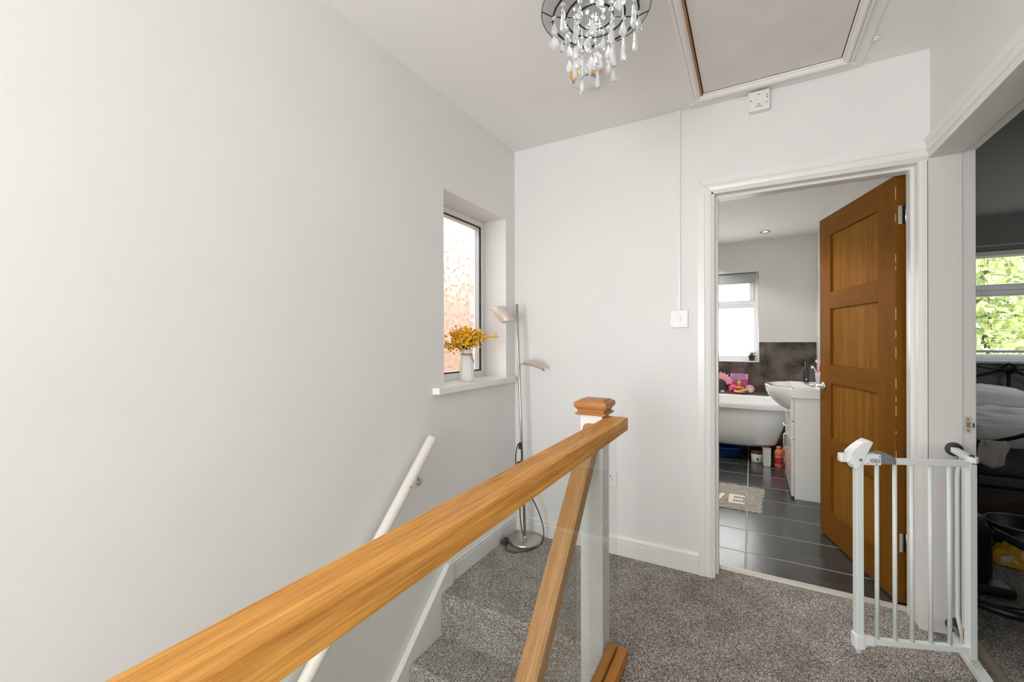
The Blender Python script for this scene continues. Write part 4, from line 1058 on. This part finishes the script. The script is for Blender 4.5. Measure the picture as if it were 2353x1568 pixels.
bx = thing('pink_toy_box', 'pink and lilac toy box standing against the dark wall', 'box', (1.21, 3.50, LZ))
link('carton', MB().obox((1.208, 3.53, LZ + .112), ((1, 0, 0), (0, 1, .1), (0, -.1, 1)), (.098, .018, .108)), M_MAGENTA, bx, bevel=.003)
fr_ = lambda u, v_, d=.0195: Vector((1.208 + u, 3.53, LZ + .112)) + Vector((0, 1, .1)).normalized() * (-d) + Vector((0, -.1, 1)).normalized() * v_
def decal(name, pts, mat, lab=None, d=.0195):
    mb = MB().add([tuple(fr_(u, v_, d)) for u, v_ in pts], [tuple(range(len(pts)))])
    o = link(name, mb, mat, bx, recalc=False)
    if lab: o['label'] = lab
decal('print', [(-.096, .03), (.096, .045), (.096, .106), (-.096, .106)], M_LILAC, 'lilac printed sky')
decal('print', [(-.02, -.03), (.02, -.03), (.012, .03), (.004, .06), (-.004, .06), (-.012, .03)], M_YELLOW, 'yellow printed shape', .0202)
decal('print', [(-.028, .012), (.028, .016), (.02, .0), (-.02, -.004)], M_LABEL, 'pale printed shape', .0206)
for u, v_ in ((-.06, -.01), (.055, 0), (-.045, .012), (.068, -.02)):
    decal('print', [(u - .008, v_), (u, v_ - .01), (u + .008, v_), (u, v_ + .01)], M_PINK, 'pink printed star', .0202)
decal('print', [(-.09, .085), (-.074, .085), (-.074, .102), (-.09, .102)], M_LABEL, 'white printed corner badge', .0202)
decal('print', [(.080, .055), (.092, .055), (.092, .102), (.080, .102)], M_LABEL, 'white printed corner strip', .0202)
# small bath toys
def toy_long(name, lab, x, y, z, ln, ang, mat, mat2):
    o = thing(name, lab, 'toy', (x, y, LZ), 0, 'bath toys on the ledge')
    d = Vector((math.cos(ang), 0, math.sin(ang))); c = Vector((x, y, z))
    link('body', MB().tube([c - d * ln, c - d * ln * .5, c + d * ln * .4, c + d * ln], [.006, .014, .013, .004], 10), mat, o)
    link('fin', MB().prism([(-.012, 0), (.012, 0), (-.004, .022)], lambda u, v_, w: (x + u, y + w, z + .008 + v_), -.003, .003), mat2, o)
toy_long('toy_fish', 'orange toy fish lying on top of the ledge toys', 1.215, 3.36, LZ + .062, .05, .08, M_ORANGE, M_YELLOW)
toy_long('toy_fish', 'lime green toy fish in front of the pink box', 1.262, 3.33, LZ + .034, .05, .05, M_GREEN, M_YELLOW)
toy_long('toy_fish', 'yellow toy fish lowest in the pile of ledge toys', 1.20, 3.31, LZ + .018, .045, -.1, M_YELLOW, M_ORANGE)
toy_long('toy_fish', 'hot pink toy fish beside the yellow one', 1.245, 3.29, LZ + .014, .035, .15, M_HOTPINK, M_PINK)
tr = thing('toy_ring', 'pale pink ring toy at the end of the toy pile', 'toy', (1.315, 3.36, LZ))
link('ring', MB().tube([(1.325 + .036 * math.cos(k * PI / 12), 3.36, LZ + .052 + .036 * math.sin(k * PI / 12)) for k in range(24)], .012, 10, closed=True), M_PINK, tr)
link('face', MB().lathe([(.030, -.004), (.030, .004)], (1.325, 3.36, LZ + .052), 20, 'y'), M_LABEL, tr)
st2 = thing('soap_tray', 'small black tray under the colourful ledge toys', 'tray', (1.30, 3.33, LZ))
link('tray', MB().box(1.225, 1.36, 3.30, 3.40, LZ, LZ + .007), M_BLACK, st2, bevel=.002)
bb_ = thing('black_bottle', 'square black bottle with white label beside the pink toy', 'bottle', (1.025, 3.33, LZ))
link('body', MB().box(.985, 1.062, 3.31, 3.36, LZ, LZ + .125), plain('smoked_black_plastic', (.02, .022, .026), .2), bb_, bevel=.006)
link('cap', MB().box(1.0, 1.045, 3.32, 3.35, LZ + .125, LZ + .142), M_BLACK, bb_, bevel=.004)
link('label', MB().box(1.015, 1.055, 3.3085, 3.3098, LZ + .006, LZ + .028), M_LABEL, bb_)

# ---------------------------------------------------------------- safety gate in the bedroom doorway
sg = thing('safety_gate', 'white metal stair gate standing open at the bedroom doorway', 'gate', (2.046, -.235, 0))
GD = Vector((-.932, -.362, 0)).normalized(); GN = Vector((GD.y, -GD.x, 0))     # along the leaf, and its normal towards the camera side
if GN.y > 0: GN = -GN
H0 = Vector((2.046, -.235, 0))
def gp(u, n_, z): return H0 + GD * (u * .865) + GN * n_ + Vector((0, 0, z))
AXS = (GD, GN, Vector((0, 0, 1)))
def gbox(name, u0, u1, n0, n1, z0, z1, mat, par=None, bev=.002):
    return link(name, MB().obox(gp((u0 + u1) / 2, (n0 + n1) / 2, (z0 + z1) / 2), AXS, ((u1 - u0) / 2 * .865, (n1 - n0) / 2, (z1 - z0) / 2)), mat, par or sg, bevel=bev)
ZT, ZB = .765, .082
gbox('hinge_post', -.012, .016, -.012, .012, .050, .765, M_GATE)
gbox('top_rail', .0, .305, -.010, .010, ZT - .011, ZT + .011, M_GATE)
gbox('bottom_rail', .0, .405, -.010, .010, ZB - .011, ZB + .011, M_GATE)
us = [.082, .154, .226, .292, .362]
for u in us:
    link('bar', MB().tube([gp(u, 0, ZB), gp(u, 0, ZT)], .0072, 12), M_GATE, sg)
gbox('latch_post', .422, .450, -.013, .013, .065, .752, M_GATE)
gbox('foot_block', .416, .458, -.017, .017, .052, .108, M_GATE_PL, None, .006)
gbox('rail_sleeve', .375, .418, -.013, .013, ZB - .015, ZB + .015, M_GATE_PL, None, .005)
link('foot_stud', MB().lathe([(.010, 0), (.010, .03), (.007, .033)], gp(.436, 0, .034), 14), M_GATE_PL, sg)
hs = gbox('latch_housing', .354, .474, -.017, .017, .750, .793, M_GATE_PL, None, .005)
gbox('latch_tongue', .470, .513, -.013, .013, .757, .791, M_GATE_PL, hs, .006)
link('latch_barrel', MB().prism([(.472 + .013 * math.cos(k * PI / 8), .764 + .013 * math.sin(k * PI / 8)) for k in range(16)], lambda u, v_, w: tuple(gp(u, w, v_)), -.0185, .0185), M_GATE_PL, hs, bevel=.002)
# lift handle: blade sweeping up and back over the housing
pts = [(.388, .838), (.409, .847), (.428, .837), (.447, .824), (.466, .809), (.480, .796), (.478, .780), (.471, .765), (.466, .745), (.461, .736), (.454, .733), (.445, .738), (.434, .753), (.412, .793)]
hdl = link('lift_handle', MB().prism(pts, lambda u, v_, w: tuple(gp(u, w, v_)), -.021, .021), M_GATE_PL, hs, bevel=.004)
gdc = lambda c, r, thick, seg=20: MB().add([q for s_ in (0, 1) for q in [c + GD * (r * math.cos(2 * PI * k / seg)) + Vector((0, 0, r * math.sin(2 * PI * k / seg))) + GN * (thick * s_) for k in range(seg)]], [(k, (k + 1) % seg, seg + (k + 1) % seg, seg + k) for k in range(seg)] + [tuple(range(seg)), tuple(range(seg, 2 * seg))])
link('pivot_washer', gdc(gp(.441, .0205, .771), .0085, .0015), M_GATE_PL, hs)
link('pivot_screw', gdc(gp(.441, .0215, .771), .0055, .0018), M_GREY_PL, hs)
for u, z in ((.363, .784), (.409, .757), (.375, .755)):
    link('rivet', gdc(gp(u, .0168, z), .0020, .001, 10), M_DARKGREY, hs)
def pill(u0, u1, z, r, n_, mat, name, thick=.0012):
    q = [(u1 + r * math.cos(-PI / 2 + PI * k / 8), z + r * math.sin(-PI / 2 + PI * k / 8)) for k in range(9)]
    q += [(u0 + r * math.cos(PI / 2 + PI * k / 8), z + r * math.sin(PI / 2 + PI * k / 8)) for k in range(9)]
    return link(name, MB().prism(q, lambda a1, b1, w: tuple(gp(a1, w, b1)), n_, n_ + thick), mat, hs)
pill(.369, .393, .768, .0078, .0165, M_GREY_PL, 'badge')
pill(.370, .392, .768, .0056, .0172, M_GATE_PL, 'badge_inset')
b = MB()
for k in range(7):
    u = .393 - k * .0040
    b.obox(gp(u, .0186, .768), AXS, (.0012, .0004, .0025))
    if k % 2 == 0: b.obox(gp(u - .0018, .0186, .7657 if k % 4 else .7703), AXS, (.0012, .0004, .0007))
b.obox(gp(.380, .0186, .7645), AXS, (.0008, .0004, .003))
tag(link('badge_lettering', b, M_GREY_PL, hs), kind='stuff')
link('cover_cap', MB().prism([(.374, .797), (.345, .800), (.321, .791), (.302, .780), (.299, .772), (.299, .756), (.355, .756), (.355, .792), (.372, .795)], lambda u, v_, w: tuple(gp(u, w, v_)), -.018, .018), M_GREY_PL, hs, bevel=.003)
M_RIB = plain('rib_grey', (.30, .31, .30), .4)
for k in range(3):
    u = .338 - k * .0105
    link('cover_rib', MB().tube([gp(u + .010, .0182, .795 - k * .004), gp(u, .0190, .783 - k * .002), gp(u - .002, .0190, .770), gp(u + .003, .0182, .758)], .0014, 6), M_RIB, hs)
# fixed frame in the doorway
gbox2 = lambda name, x0, x1, y0, y1, z0, z1, mat=M_GATE, bev=.002: link(name, MB().box(x0, x1, y0, y1, z0, z1), mat, sg, bevel=bev)
gbox2('floor_bar', 2.036, 2.070, -.78, -.052, .012, .040)
gbox2('frame_upright', 2.042, 2.062, -.185, -.163, .040, .755)
b = MB().prism([(-.080, .012), (-.080, -.012), (-.20, -.013), (-.225, -.016), (-.245, -.014), (-.258, -.006), (-.260, .004), (-.250, .014), (-.235, .016), (-.20, .012)], lambda u, v_, w: (2.048 + v_, u, w), .771, .792)
link('top_arm', b, M_GATE, sg, bevel=.003)
link('hinge_pin', MB().lathe([(.008, .762), (.008, .796), (.005, .799)], (2.046, -.238, 0), 12), M_DARKGREY, sg)
for z in (.772, .050):
    link('spindle', MB().lathe([(.009, -.085), (.009, -.014)], (2.060, 0, z), 14, 'y'), M_GREY_PL, sg)
    cupo = link('pressure_cup', MB().lathe([(.028, -.0125), (.028, -.017), (.025, -.022), (.015, -.026), (.012, -.032)], (2.066, 0, z), 24, 'y'), M_DARKGREY, sg)
link('extension_bar', MB().tube(catmull([(2.054, -.130, .765), (2.052, -.128, .74), (2.046, -.118, .70), (2.046, -.115, .60), (2.046, -.115, .20), (2.046, -.117, .14), (2.054, -.128, .075), (2.056, -.130, .035)], 6), .0075, 10), M_GATE, sg)
tag(link('warning_sticker', MB().box(2.0415, 2.0422, -.183, -.175, .085, .125), plain('red_sticker', (.55, .06, .02), .5), sg), 'small red sticker')
gbox2('frame_upright', 2.042, 2.062, -.785, -.763, .040, .755)

# ---------------------------------------------------------------- bedroom beyond the gate
struct('floor_bedroom', MB().box(2.0, 5.4, -1.6, YR, -.25, -.001), M_CARPET, 'bedroom floor in the same grey flecked carpet')
struct('ceiling_bedroom', MB().box(2.0, 5.4, -1.6, YR + .3, HC, 2.55), M_BEDCEIL)
WX0, WX1, WZ0, WZ1 = 2.95, 4.75, 1.0, 2.115
struct('wall_bedroom', MB().box(2.0, WX0, YR, YR + .28, -.1, HC).box(WX1, 5.4, YR, YR + .28, -.1, HC).box(WX0, WX1, YR, YR + .28, -.1, WZ0).box(WX0, WX1, YR, YR + .28, WZ1, HC), M_BEDWALL, 'dark taupe bedroom wall around the window')
struct('wall_bedroom_side', MB().box(5.3, 5.4, -1.6, YR, 0, HC), M_BEDWALL)
struct('wall_bedroom_near', MB().box(2.13, 5.4, -1.7, -1.6, 0, HC), M_BEDWALL)
struct('wall_bedroom_partition', MB().box(2.066, 2.13, .014, YR, 0, HC).box(2.13, 2.14, -1.6, -.83, 0, HC), M_BEDWALL)
w3 = thing('window_3', 'white bedroom window with horizontal transom behind the blind', None, (3.85, YR + .1, 1.0)); w3['kind'] = 'structure'
FY0, FY1 = YR + .09, YR + .15
b = MB().box(WX0, WX1, FY0, FY1, WZ0, 1.075).box(WX0, WX1, FY0, FY1, WZ1 - .06, WZ1).box(WX0, WX0 + .06, FY0, FY1, 1.075, WZ1 - .06).box(WX1 - .06, WX1, FY0, FY1, 1.075, WZ1 - .06)
b.box(WX0 + .06, WX1 - .06, FY0, FY1, 1.66, 1.785).box(4.05, 4.11, FY0, FY1, 1.075, 1.66)
link('frame', b, M_UPVC, w3, bevel=.004)
link('pane', MB().box(WX0 + .05, 4.06, FY0 + .03, FY0 + .034, 1.07, 1.67), M_PANE, w3)
link('pane', MB().box(4.10, WX1 - .05, FY0 + .03, FY0 + .034, 1.07, 1.67), M_PANE, w3)
link('pane', MB().box(WX0 + .05, WX1 - .05, FY0 + .03, FY0 + .034, 1.78, WZ1 - .05), M_PANE, w3)
link('sill', MB().box(WX0 - .03, WX1 + .03, YR - .05, YR + .09, .988, 1.012), M_UPVC, w3, bevel=.004)
vb = thing('venetian_blind', 'white venetian blind with open slats across the bedroom window', 'blind', (3.85, YR + .05, 2.08))
link('headrail', MB().box(WX0 + .02, WX1 - .02, YR + .025, YR + .075, 2.062, 2.110), M_SLAT, vb, bevel=.003)
slat = MB()
slat.grid(lambda i, j: (-.86 + 1.72 * i, -.0125 + .025 * j, .0022 * (1 - (2 * j - 1) ** 2)), 1, 4)
sme = bpy.data.meshes.new('slat'); sme.from_pydata(slat.v, [], slat.f); sme.materials.append(M_SLAT)
zz = 2.03
while zz > 1.13:
    o = bpy.data.objects.new('slat', sme); C.objects.link(o); o.parent = vb
    o.location = (0, 0, zz - 2.08); o.rotation_euler = (.10, 0, 0); zz -= .0505
link('bottom_bar', MB().box(WX0 + .03, WX1 - .03, YR + .037, YR + .063, 1.092, 1.118), M_SLAT, vb, bevel=.003)
for x in (3.365, 3.415, 4.30):
    link('ladder_cord', MB().tube([(x, YR + .035, 2.07), (x, YR + .035, 1.11)], .0011, 5), M_WHITECORD, vb)
for x, z in ((3.372, 1.255), (3.388, 1.175)):
    pc_ = link('pull_cord', MB().tube([(x, YR + .02, 2.07), (x, YR + .012, z)], .0010, 5), M_WHITECORD, vb)
    link('cord_tassel', MB().lathe([(.006, z - .038), (.008, z - .03), (.0075, z), (.003, z + .006)], (x, YR + .012, 0), 10), M_GREY_PL, pc_)
struct('trim_8', MB().box(WX0 - .2, WX1 + .2, YR - .022, YR, 2.150, 2.166), M_BEDCEIL)
# bed
bd = thing('bed', 'double bed with black metal frame under the bedroom window', 'bed', (3.45, 2.5, 0))
BX, BXE, BYF, BYH = 2.66, 4.06, 1.62, 3.56
for x in (BX + .02, BXE - .02):
    link('headboard_post', MB().tube([(x, BYH - .03, 0), (x, BYH - .03, .93)], .016, 12), M_BLACKMETAL, bd)
HX = 3.515
link('headboard_curve', MB().tube(catmull([(BX + .02, BYH - .03, .90), (2.95, BYH - .03, 1.03), (3.18, BYH - .03, 1.03), (3.32, BYH - .03, .955), (3.52, BYH - .03, .93), (3.75, BYH - .03, .945), (BXE - .02, BYH - .03, .90)], 8), .010, 10), M_BLACKMETAL, bd)
link('headboard_rod', MB().tube([(HX, BYH - .03, .25), (HX, BYH - .03, .955)], .013, 10), M_BLACKMETAL, bd)
link('headboard_boss', MB().lathe([(.002, -.018), (.050, -.014), (.056, 0), (.050, .014), (.002, .018)], (HX, BYH - .03, .945), 24, 'y'), M_BLACKMETAL, bd)
link('headboard_stay', MB().tube([(HX, BYH - .03, .94), (BX + .05, BYH - .03, .66)], .010, 10), M_BLACKMETAL, bd)
link('headboard_stay', MB().tube([(HX, BYH - .03, .94), (BXE - .05, BYH - .03, .66)], .010, 10), M_BLACKMETAL, bd)
link('mattress', MB().box(BX + .03, BXE - .03, BYF + .04, BYH - .06, .30, .56), M_DIVAN, bd, bevel=.05, seg=4)
link('bed_base', MB().box(BX + .01, BXE - .01, BYF + .02, BYH - .05, .20, .30), M_DIVAN, bd, bevel=.01)
link('footboard_rail', MB().tube(catmull([(BX - .02, BYF, .535), (2.74, BYF - .005, .540), (2.84, BYF - .01, .580), (3.0, BYF - .01, .64), (3.4, BYF - .01, .67), (BXE, BYF, .55)], 8), .013, 12), M_BLACKMETAL, bd)
for x in (BX, BXE):
    link('footboard_post', MB().tube([(x, BYF, 0), (x, BYF, .55)], .014, 12), M_BLACKMETAL, bd)
link('footboard_rail', MB().tube([(BX, BYF, .24), (BXE, BYF, .24)], .011, 10), M_BLACKMETAL, bd)
def wavy(fx, amp, seed, freq=9):
    r_ = random.Random(seed); ph = [(r_.uniform(2, freq), r_.uniform(2, freq), r_.uniform(0, 6.28), r_.uniform(.4, 1)) for _ in range(7)]
    return lambda u, v_: amp * sum(a_ * math.sin(p1 * u * 2 + p2 * v_ * 2 + q) for p1, p2, q, a_ in ph) / 3
wv = wavy(0, .016, 4)
def duvet(i, j):
    x = BX - .02 + (BXE - BX + .04) * i; y = BYF + .015 + (BYH - .5 - BYF) * j
    e = min(i, 1 - i) * 28; f_ = min(j, 1) * 28
    drop = max(0, 1 - e) ** 2 * .16 + max(0, 1 - f_) ** 2 * .12
    return (x, y, .635 - drop + wv(x * 2.4, y * 2.4))
dv_ = single('duvet', MB().grid(duvet, 60, 60), M_SHEET, 'rumpled grey duvet spread over the bed', 'duvet')
m = dv_.modifiers.new('solid', 'SOLIDIFY'); m.thickness = .045; m.offset = -1
def pillow(name, cx0, cy0, cz0, wx, wy, h, lab, seed):
    w_ = wavy(0, .010, seed, 7)
    def top(i, j, s):
        u, v_ = 2 * i - 1, 2 * j - 1
        bul = (max(0, 1 - abs(u) ** 2.6) ** .5) * (max(0, 1 - abs(v_) ** 2.6) ** .5)
        return (cx0 + u * wx * (1 - .08 * v_ * v_), cy0 + v_ * wy * (1 - .08 * u * u), cz0 + s * h * bul + (w_(u * 1.6, v_ * 1.6) * bul if s > 0 else 0) + .16 * wy * v_)
    b = MB().grid(lambda i, j: top(i, j, 1), 26, 18).grid(lambda i, j: top(i, j, -.7), 26, 18)
    return single(name, b, M_PILLOW, lab, 'pillow')
pillow('pillow', 3.20, 3.22, .685, .36, .24, .10, 'rumpled pale grey pillow beneath the headboard boss', 8)
# cloth hung over the foot rail
wv2 = wavy(0, .020, 14, 8)
def cloth(i, j):
    x = 2.665 + .13 * i + .012 * math.sin(j * 5)
    s = j * 2 - 1
    z = .565 - .17 * abs(s) ** 1.2 * (1 - .35 * abs(i - .55)) - (.0 if s < 0 else .02)
    return (x + wv2(i, j) * .4, BYF - .022 + .05 * (j - .3) * (-1) + wv2(i * 2, j) * .5, z)
cl = single('muslin_cloth', MB().grid(cloth, 16, 20), M_TOWEL, 'crumpled cream muslin cloth hung over the bed foot rail', 'cloth')
m = cl.modifiers.new('solid', 'SOLIDIFY'); m.thickness = .004
# storage under the bed
for k in range(3):
    x0 = 2.70 + k * .46
    o = thing('storage_box', ['brown fabric storage box under the near corner of bed', 'brown fabric storage box under the middle of bed', 'brown fabric storage box under the far side of bed'][k], 'box', (x0 + .2, 1.95, 0), 0, 'storage boxes under the bed')
    link('body', MB().box(x0, x0 + .42, 1.72, 2.2, .0, .19), M_DRAWERB, o, bevel=.006)
    link('handle', MB().box(x0 + .15, x0 + .27, 1.708, 1.722, .10, .125), M_DIVAN, o, bevel=.003)
# vacuum cleaner, hose, bucket and bag on the floor
vc = thing('vacuum_cleaner', 'black upright vacuum cleaner body just inside the bedroom', 'vacuum cleaner', (2.34, .56, 0))
link('body', MB().lathe([(.075, .006), (.085, .02), (.085, .20), (.078, .26), (.060, .30), (.045, .31)], (2.30, .60, 0), 24), M_BLACK, vc)
link('dust_bin', MB().lathe([(.060, .30), (.062, .31), (.062, .335), (.03, .345)], (2.30, .60, 0), 24), M_DARKGREY, vc)
link('floor_head', MB().box(2.19, 2.42, .44, .56, .004, .05), M_BLACK, vc, bevel=.015)
hose_pts = catmull([(2.16, .34, .035), (2.24, .275, .032), (2.33, .235, .032), (2.45, .235, .035), (2.56, .30, .06), (2.60, .45, .12), (2.52, .58, .20), (2.38, .60, .27)], 12)
hb_ = MB(); hb_.tube(hose_pts, [.019 + (.0028 if k % 2 else 0) for k in range(len(hose_pts))], 12)
link('hose', hb_, M_BLACK, vc)
single('power_cable', MB().tube(catmull([(2.17, .42, .006), (2.28, .36, .006), (2.42, .37, .006), (2.62, .44, .006)], 8), .004, 8), M_BLACK, 'thin black cable lying on the bedroom carpet', 'cable')
bk_ = thing('bucket', 'dark bucket with pale rim standing in the bedroom shadows', 'bucket', (2.70, 1.10, 0))
link('body', MB().lathe([(.10, .002), (.11, .006), (.150, .165), (.145, .165), (.105, .012), (.001, .012)], (2.70, 1.14, 0), 28), M_BLACK, bk_)
link('rim', MB().tube([(2.70 + .152 * math.cos(k * PI / 18), 1.14 + .152 * math.sin(k * PI / 18), .166) for k in range(36)], .005, 8, closed=True), plain('pale_rim_plastic', (.30, .30, .30), .4), bk_)
wv3 = wavy(0, .025, 31, 9)
def bag(i, j):
    a_ = 2 * PI * i; ph_ = PI * .5 * j
    r_ = (1 + wv3(math.cos(a_) * 1.2, math.sin(a_) * 1.2 + j) * 6)
    return (2.60 + .12 * math.cos(a_) * math.cos(ph_) * r_, .93 + .08 * math.sin(a_) * math.cos(ph_) * r_, .003 + .105 * math.sin(ph_) * (1 + wv3(i * 3, j * 3) * 8))
bg = thing('carrier_bag', 'crumpled yellow carrier bag on the dark bedroom carpet', 'bag', (2.60, .93, 0))
link('film', MB().grid(bag, 36, 10), M_BAG, bg)
link('print', MB().obox((2.535, .858, .045), ((.9, .3, 0), (-.3, .9, .3), (0, -.3, .9)), (.028, .002, .02)), M_LABEL, bg)
sk = single('white_sock', MB().tube(catmull([(2.200, .345, .012), (2.215, .365, .03), (2.225, .385, .045), (2.225, .405, .02)], 6), [.010] * 6 + [.014] * 6 + [.012] * 7, 8), M_LABEL, 'small crumpled white sock by the vacuum cleaner', 'sock')
for k, (xa, ya, xb, yb, z) in enumerate(((2.58, 1.02, 2.78, 1.06, .14), (2.60, 1.0, 2.82, 1.02, .165))):
    pass

# ---------------------------------------------------------------- outside
nh = thing('neighbouring_house', 'peach rendered house seen through the patterned landing window', 'house', (-4.5, 2.0, -2.6))
link('wall', MB().box(-6.5, -2.0, -4.0, 9.0, -2.6, 2.25), M_HOUSE, nh)
link('roof', MB().prism([(-1.9, 2.25), (-4.2, 2.75), (-6.65, 2.25)], lambda u, v_, w: (u, w, v_), -4.1, 9.1), M_ROOFT, nh)
struct('ground', MB().box(-30, 30, -20, 60, -2.7, -2.62), M_GROUND)
rt = random.Random(77)
def tree(x, y, h, rad, label, mat, nleaf):
    o = thing('garden_tree', label, 'tree', (x, y, -2.62), 0, 'garden trees beyond the bedroom window')
    top = -2.62 + h
    b = MB().tube([(x, y, -2.62), (x + .1, y, -2.62 + h * .4), (x, y + .1, top - rad * .4)], [.10, .06, .02], 8)
    for k in range(6):
        a_ = k * 1.1; q = Vector((x, y, -2.62 + h * .4 + k * h * .08))
        b.tube([q, q + Vector((math.cos(a_) * rad * .5, math.sin(a_) * rad * .5, rad * .35)), q + Vector((math.cos(a_) * rad * .85, math.sin(a_) * rad * .85, rad * .5))], [.05, .03, .01], 6)
    link('trunk', b, M_BARK, o)
    b = MB()
    for k in range(nleaf):
        d = Vector((rt.gauss(0, 1), rt.gauss(0, 1), rt.gauss(0, 1))).normalized() * rad * rt.random() ** .45
        q = Vector((x, y, top - rad * 1.2)) + Vector((d.x, d.y, d.z * 1.35))
        n = Vector((rt.uniform(-1, 1), rt.uniform(-1, 1), rt.uniform(-.3, 1))).normalized(); s_ = n.orthogonal().normalized()
        a_ = rt.uniform(0, 6.28); t_ = n.cross(s_); s_, t_ = s_ * math.cos(a_) + t_ * math.sin(a_), t_ * math.cos(a_) - s_ * math.sin(a_)
        L = rt.uniform(.06, .11)
        b.add([q - s_ * L, q + t_ * L * .5, q + s_ * L, q - t_ * L * .5], [(0, 1, 2, 3)])
    tag(link('foliage', b, mat, o, recalc=False), kind='stuff')
tree(5.2, 9.0, 7.0, 2.0, 'leafy green garden tree nearest the bedroom window', M_LEAF, 5200)
tree(8.6, 12.6, 7.9, 2.3, 'pale leafy garden tree behind the nearest tree', M_LEAF2, 5000)
tree(3.4, 13.6, 7.4, 2.2, 'dense garden tree behind towards the bathroom side', M_LEAF, 4500)
